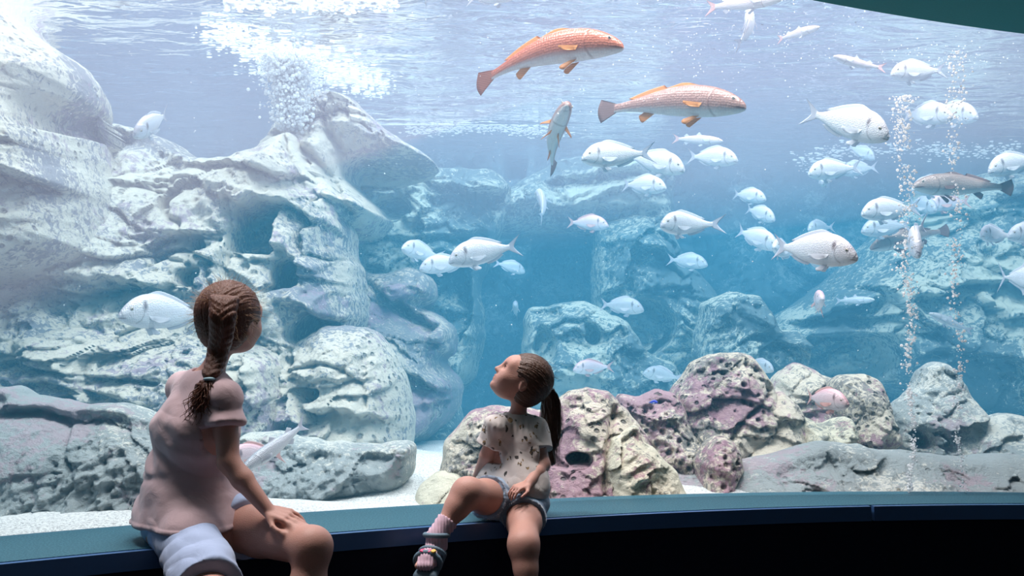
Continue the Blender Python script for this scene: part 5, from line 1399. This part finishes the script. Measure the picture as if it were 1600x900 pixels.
# kind, tail (x, y), head (x, y), full length in picture widths, towards(+)/away(-), distance, bend, roll, label
GB = 'sea bream of the school'
FISH = [
 ('R', (740, 93), (971, 62), 236, .12, 4.6, .10, 0, 'large reddish meagre with orange fins at the top centre', .42),
 ('B', (940, 158), (1163, 160), 226, .12, 4.9, -.1, 0, 'large brown meagre swimming right below the reddish one', .22),
 ('B', (845, 260), (886, 162), 190, 1, 5.2, .25, 25, 'meagre swimming steeply upwards with its pale belly showing', 0),
 ('w', (1014, 243), (908, 243), 114, 1, 5.0, .5, 0, 'large white bream facing left under the brown meagre', 0),
 ('w', (975, 244), (1071, 262), 104, 1, 5.6, -.2, 0, 'bream just behind the tail of the large white bream below the brown meagre', 0),
 ('w', (967, 288), (1041, 290), 84, 1, 6.0, .2, 0, 'lowest of the three overlapping bream below the brown meagre', 0),
 ('q', (1048, 216), (1129, 220), 84, 1, 6.5, .1, 0, 'slim pinkish mullet under the belly of the brown meagre', 0),
 ('w', (1071, 244), (1153, 247), 86, 1, 6.0, .1, 0, 'bream facing right directly under the slim pinkish mullet', 0),
 ('w', (1113, 354), (1031, 348), 105, 1, 5.2, .7, 0, 'bream with black tail tips turning left, alone in the centre right', 0),
 ('w', (812, 384), (700, 404), 120, 1, 4.9, .25, 0, 'large white bream facing left, centre of the picture, with a raised tail', 0),
 ('w', (688, 404), (628, 384), 84, 1, 6.2, .3, 0, 'upper of the two pale bream in front of the far left slope', 0),
 ('w', (738, 410), (655, 416), 86, 1, 5.9, .2, 0, 'pale bream half hidden by the nose of the large centre bream', 0),
 ('s', (772, 410), (821, 423), 56, -1, 7.4, .1, 0, 'small greenish bream under the tail of the large centre bream', 0),
 ('w', (858, 340), (840, 297), 84, -1, 6.8, .4, 20, 'small pale bream swimming away upwards by the far rock slab', 0),
 ('p', (884, 347), (951, 350), 70, 1, 7.0, .1, 0, 'faint pink bream above the dark square cave', 0),
 ('s', (935, 475), (1006, 481), 76, 1, 6.4, .1, 0, 'grey-blue bream in front of the far rock pillar', 0),
 ('p', (957, 573), (895, 575), 66, 1, 6.6, .3, 0, 'pink-backed bream above the steep pitted boulder', 0),
 ('s', (1066, 592), (1005, 580), 66, 1, 6.6, .2, 0, 'faint blue bream just left of the tallest pitted boulder', 0),
 ('s', (1040, 405), (1106, 411), 68, 1, 7.2, .1, 0, 'faint grey bream low between the far pillar and the open blue', 0),
 ('w', (1140, 302), (1197, 309), 64, 1, 6.7, .3, 0, 'upper of a close pair of small bream right of centre', 0),
 ('w', (1161, 325), (1211, 341), 66, 1, 6.9, .2, 0, 'lower of a close pair of small bream right of centre', 0),
 ('w', (1144, 358), (1216, 384), 86, 1, 6.3, .3, 0, 'bream swimming down behind the tail of the largest white bream', 0),
 ('w', (1198, 384), (1339, 396), 144, 1, 4.4, .2, 0, 'largest and brightest white bream, right half of the picture', 0),
 ('s', (1298, 356), (1262, 356), 62, 1, 6.9, .3, 0, 'small bream peeping over the back of the largest white bream', 0),
 ('w', (1238, 400), (1208, 382), 80, 1, 5.8, .3, 0, 'bream facing the viewer beside the tail of the largest white bream', 0),
 ('s', (1250, 404), (1306, 408), 76, 1, 6.0, .2, 0, 'bream mostly hidden under the belly of the largest white bream', 0),
 ('p', (1270, 486), (1284, 462), 84, 1, 5.5, .4, 0, 'pinkish bream facing the viewer over the far rock ledge', 0),
 ('w', (1257, 176), (1390, 208), 140, 1, 4.6, -.2, 0, 'big bream swimming right and down, left of the bubble stream', 0),
 ('w', (1341, 263), (1262, 268), 88, 1, 5.8, .3, 0, 'bream facing left below the big downward-swimming bream', 0),
 ('s', (1371, 262), (1312, 266), 66, 1, 6.7, .1, 0, 'small bream whose tail shows behind the left-facing one', 0),
 ('s', (1292, 272), (1284, 284), 66, 1, 6.1, .1, 0, 'bream facing the viewer under the left-facing one, only its fins showing', 0),
 ('s', (1322, 228), (1368, 246), 52, 1, 7.4, .1, 0, 'very faint small bream below the nose of the big downward-swimming bream', 0),
 ('w', (1475, 112), (1391, 112), 88, 1, 5.5, .2, 0, 'bream facing left near the top of the right bubble stream', 0),
 ('q', (1378, 110), (1302, 88), 82, 1, 5.5, .3, 0, 'pinkish mullet pointing left towards the top right', 0),
 ('q', (1211, 62), (1280, 42), 76, 1, 5.4, .1, 0, 'pinkish mullet pointing up right near the water surface', 0),
 ('q', (1097, 12), (1222, -3), 130, 1, 5.0, .1, 0, 'long pinkish mullet cut by the top edge of the picture', 0),
 ('w', (1170, 72), (1172, 14), 90, -1, 5.1, .5, 0, 'bream seen from behind swimming up under the long mullet', 0),
 ('w', (1402, 180), (1488, 178), 94, 1, 5.5, .2, 0, 'bream in the top of the left bubble stream', 0),
 ('w', (1442, 176), (1528, 179), 92, 1, 6.0, .1, 0, 'bream overlapped by the one in the left bubble stream', 0),
 ('D', (1574, 292), (1427, 288), 150, 1, 5.6, .15, 0, 'brown meagre facing left across the right bubble stream', 0.05),
 ('w', (1502, 290), (1424, 292), 84, 1, 6.2, .1, 0, 'bream hidden behind the head of the left-facing brown meagre', 0),
 ('w', (1626, 248), (1543, 264), 92, 1, 5.6, .2, 0, 'bream entering at the right edge above the brown meagre', 0),
 ('w', (1435, 326), (1345, 330), 96, 1, 5.5, .25, 0, 'bream facing left beside the left bubble stream, upper of a stacked pair', 0),
 ('s', (1424, 352), (1345, 358), 82, 1, 6.2, .1, 0, 'bream facing left, lower of a stacked pair by the left bubble stream', 0),
 ('s', (1416, 316), (1464, 325), 70, 1, 6.6, .1, 0, 'faint bream under the head of the left-facing brown meagre', 0),
 ('p', (1516, 315), (1448, 319), 72, 1, 7.0, .1, 0, 'very faint pink bream under the tail of the left-facing brown meagre', 0),
 ('D', (1477, 356), (1359, 386), 122, 1, 6.3, .1, 0, 'brownish meagre passing behind the bream that dives at the viewer', 0.1),
 ('w', (1420, 348), (1433, 394), 112, 1, 4.8, .5, 0, 'bright bream diving at the viewer between the bubble streams', 0),
 ('w', (1572, 370), (1532, 364), 74, 1, 5.8, .5, 0, 'small round bream facing left near the right edge', 0),
 ('w', (1646, 362), (1574, 366), 80, 1, 5.8, .1, 0, 'bream cut by the right edge beside the small round bream', 0),
 ('j', (1551, 433), (1664, 434), 118, 1, 5.2, .1, 0, 'silver jack with a thin crescent tail at the right edge', 0),
 ('m', (1519, 519), (1452, 489), 76, 1, 6.0, .1, 0, 'slim silver mullet over the dark hollow at right', 0),
 ('m', (1302, 470), (1366, 468), 66, 1, 6.9, .1, 0, 'very faint mullet along the far rock ledge', 0),
 ('p', (1250, 620), (1325, 628), 92, 1, 4.25, .3, 0, 'pink bream in front of the pitted boulders', 0),
 ('s', (1163, 566), (1209, 576), 58, 1, 5.9, .1, 0, 'bream showing its back behind the tallest pitted boulder', 0),
 ('s', (806, 494), (805, 474), 56, 1, 7.8, .1, 0, 'tiny faint blue bream in the deep water above the small girl', 0),
 ('w', (270, 178), (210, 208), 96, 1, 4.7, -.2, 20, 'bream with spread fins swimming down in front of the left rocks', 0),
 ('w', (332, 494), (188, 486), 150, 1, 4.3, .1, 0, 'large pale bream facing left beside the head of the older girl', 0),
 ('m', (487, 658), (378, 735), 142, 1, 3.75, -.15, 0, 'striped silver mullet swimming down beside the arm of the older girl', 0),
 ('p', (446, 708), (350, 716), 104, 1, 3.9, .1, 0, 'pinkish bream behind the striped mullet', 0),
 ('w', (660, 17), (676, -70), 100, 1, 4.7, .1, 0, 'fish tail hanging into the top edge left of the reddish meagre', 0),
 ('w', (726, -3), (808, -12), 88, 1, 4.9, .1, 0, 'fish belly just cut by the top edge above the reddish meagre', 0),
 ('n', (1012, 629), (1028, 628), 17, 1, 4.45, 0, 0, 'tiny vivid blue fish over the low dark boulder', 0),
]
GROUPS = {'bream': 'sea bream in the tank', 'meagre': 'meagres in the tank', 'mullet': 'mullets in the tank'}
for (k, tl, hd, L, tw, Y, bend, roll, label, arch) in FISH:
    kind, mats = MATS[k]
    sgn = 1 if hd[0] >= tl[0] else -1
    key = (k, round(bend, 1), arch)
    t3 = atY(tl[0], tl[1], Y); h3 = atY(hd[0], hd[1], Y)
    mid = (t3 + h3) / 2; vr = (mid - CP) / np.linalg.norm(mid - CP)
    v = h3 - t3; v = v - vr * (v @ vr)
    fullL = L * Y / FPX * (np.linalg.norm(mid - CP) / Y)
    pl = min(np.linalg.norm(v), fullL * 0.995)
    X_ = unit(v) * pl - vr * math.copysign(math.sqrt(max(0, fullL ** 2 - pl ** 2)), tw)
    X_ = unit(X_)
    Zr = np.array([0, 0, 1.0]); Zr = unit(Zr - X_ * (Zr @ X_)); Yr = np.cross(Zr, X_)
    a = math.radians(roll); Zq = Zr * math.cos(a) + Yr * math.sin(a); Yq = np.cross(Zq, X_)
    if key not in PROTO:
        o = PROTO[key] = make_fish(kind, mats, bend, arch, 1.5 if roll else 1.0)
    else: o = copy_tree(PROTO[key])
    M = Matrix([[X_[i], Yq[i], Zq[i]] for i in range(3)]).to_4x4()
    o.matrix_world = Matrix.Translation(Vector(mid)) @ M @ Matrix.Scale(fullL, 4)
    if k == 'n': o.name = 'damselfish'
    tag(o, label, 'fish', GROUPS.get(kind) if k != 'n' else None)
# ================================================================ bubbles, foam and drifting specks
m_bub, nt, out = new_mat('air_bubble')
gl = nd(nt, 'BsdfPrincipled', i_Roughness=0.15); gl.inputs['Base Color'].default_value = (1, 1, 1, 1)
tr = nd(nt, 'BsdfTranslucent'); tr.inputs[0].default_value = (1, 1, 1, 1)
mx = nd(nt, 'MixShader'); mx.inputs[0].default_value = 0.65
nt.links.new(gl.outputs[0], mx.inputs[1]); nt.links.new(tr.outputs[0], mx.inputs[2]); nt.links.new(mx.outputs[0], out.inputs['Surface'])
bm = bmesh.new(); bmesh.ops.create_icosphere(bm, subdivisions=2, radius=1.0)
IV = np.array([v.co[:] for v in bm.verts]); IF = np.array([[v.index for v in f.verts] for f in bm.faces]); bm.free()
def beads(name, P, Rr, label, mat=None, sq=None):
    P = np.array(P); Rr = np.array(Rr)
    sc_ = np.ones((len(P), 3)) if sq is None else np.array(sq)
    V = (IV[None] * Rr[:, None, None] * sc_[:, None, :] + P[:, None, :]).reshape(-1, 3)
    F = (IF[None] + (np.arange(len(P)) * len(IV))[:, None, None]).reshape(-1, 3)
    org = P.mean(0)
    o = mesh_obj(name, V - org, F, mat or m_bub, loc=org)
    tag(o, label, 'bubbles', kind='stuff'); return o
rg = np.random.RandomState(7)
# two streams rising from the tank bottom
for (x0, y0, x1, y1, n, lab) in ((1410, 150, 1427, 768, 1100, 'wider stream of white air bubbles rising in front of the right rocks'),
                                 (1489, 80, 1501, 768, 650, 'thinner stream of white air bubbles right of the wider one')):
    Y = 4.1; P = []; Rr = []
    for i in range(n):
        t = rg.rand() ** 1.25
        w = 16 * (1 - t) + 4
        cl = vnoise(np.array([t * 16.0]), np.array([x0 * 1.0]), 3)[0]
        if cl < -0.25 and rg.rand() < 0.7: continue
        px = x0 + (x1 - x0) * t + rg.randn() * w * 0.5 + 5 * math.sin(t * 21 + x0); py = y0 + (y1 - y0) * t
        P.append(atY(px, py, Y + rg.randn() * 0.03)); Rr.append(0.0020 + 0.0050 * rg.rand() ** 2.8)
    beads('bubble_stream', P, Rr, lab)
# waterfall plunge: foam on the surface and the white plume below it
def surf_pt(px, py): return atZ(px, py, ZS - 0.03)
P = []; Rr = []; SQ = []
path = [(330, 50), (370, 62), (410, 85), (440, 105), (480, 95), (520, 115), (560, 125), (590, 140)]
for i in range(950):
    t = rg.rand() ** 0.9; k = t * (len(path) - 1); a = int(k); f_ = k - a
    p = np.array(path[a]) * (1 - f_) + np.array(path[min(a + 1, len(path) - 1)]) * f_
    p = p + rg.randn(2) * np.array([20, 8 + 10 * math.sin(t * 3.1)])
    if p[1] > 165 or p[1] < 2: continue
    P.append(surf_pt(*p)); r = 0.004 + 0.012 * rg.rand() ** 3; Rr.append(r); SQ.append((1.9, 1.1, 0.5))
for i in range(450):
    px = rg.uniform(350, 620); py = abs(rg.randn()) * 7 + 2
    P.append(surf_pt(px, py)); Rr.append(0.004 + 0.010 * rg.rand() ** 3); SQ.append((1.5, 1.5, 0.6))
beads('foam_patch', P, Rr, 'scattered white foam bubbles on the surface where the waterfall lands', sq=SQ)
P = []; Rr = []
top = surf_pt(452, 92)
for i in range(5200):
    t = rg.rand() ** 1.3; w = 0.085 * (1 - 0.5 * t)
    P.append(top + np.array([rg.randn() * w + 0.02 * t, rg.randn() * w, -0.46 * t + rg.randn() * 0.01])); Rr.append(0.004 + 0.009 * rg.rand() ** 2)
beads('splash_plume', P, Rr, 'white plume of bubbles plunging from the waterfall above the ridge')
for (pts, n, sp, lab) in (([(560, 158), (590, 163), (620, 168), (700, 174)], 900, 3.0, 'white foam line where the ridge meets the surface'),
                     ([(640, 203), (700, 200), (760, 195), (830, 204), (880, 206)], 900, 5.0, 'foam line along the far surface left of the upright meagre'),
                     ([(1255, 258), (1300, 238), (1400, 232), (1500, 238), (1600, 232)], 520, 7.0, 'loose foam flecks on the far surface at right')):
    P = []; Rr = []; SQ = []
    for i in range(n):
        t = rg.rand(); k = t * (len(pts) - 1); a = int(k); f_ = k - a
        p = np.array(pts[a]) * (1 - f_) + np.array(pts[min(a + 1, len(pts) - 1)]) * f_ + rg.randn(2) * np.array([12, sp])
        q = atY(p[0], p[1], 8.2)
        zz = min(q[2], ZS - 0.03)
        P.append(np.array([q[0], q[1], zz])); Rr.append(0.004 + 0.009 * rg.rand() ** 3); SQ.append((1.8, 1, 0.6))
    beads('foam_line', P, Rr, lab, sq=SQ)
P = []; Rr = []
for i in range(1300):
    px = rg.uniform(0, 1600); py = rg.rand() ** 1.6 * 620; Y = rg.uniform(4.2, 6.5)
    P.append(atY(px, py, Y)); Rr.append(0.0010 + 0.0022 * rg.rand() ** 3)
for (cx, cy, sx_, sy_, n) in ((1090, 60, 60, 40, 200), (1250, 60, 60, 40, 160), (1490, 90, 40, 14, 90), (900, 120, 90, 40, 120), (1410, 85, 25, 12, 40)):
    for i in range(n):
        P.append(atY(cx + rg.randn() * sx_, max(1, cy + rg.randn() * sy_), rg.uniform(4.6, 5.6))); Rr.append(0.0015 + 0.0025 * rg.rand() ** 2)
P = [p for p in P if p[2] < ZS - 0.05]
beads('drifting_specks', P, Rr[:len(P)], 'fine white specks and small bubbles drifting through the tank water')
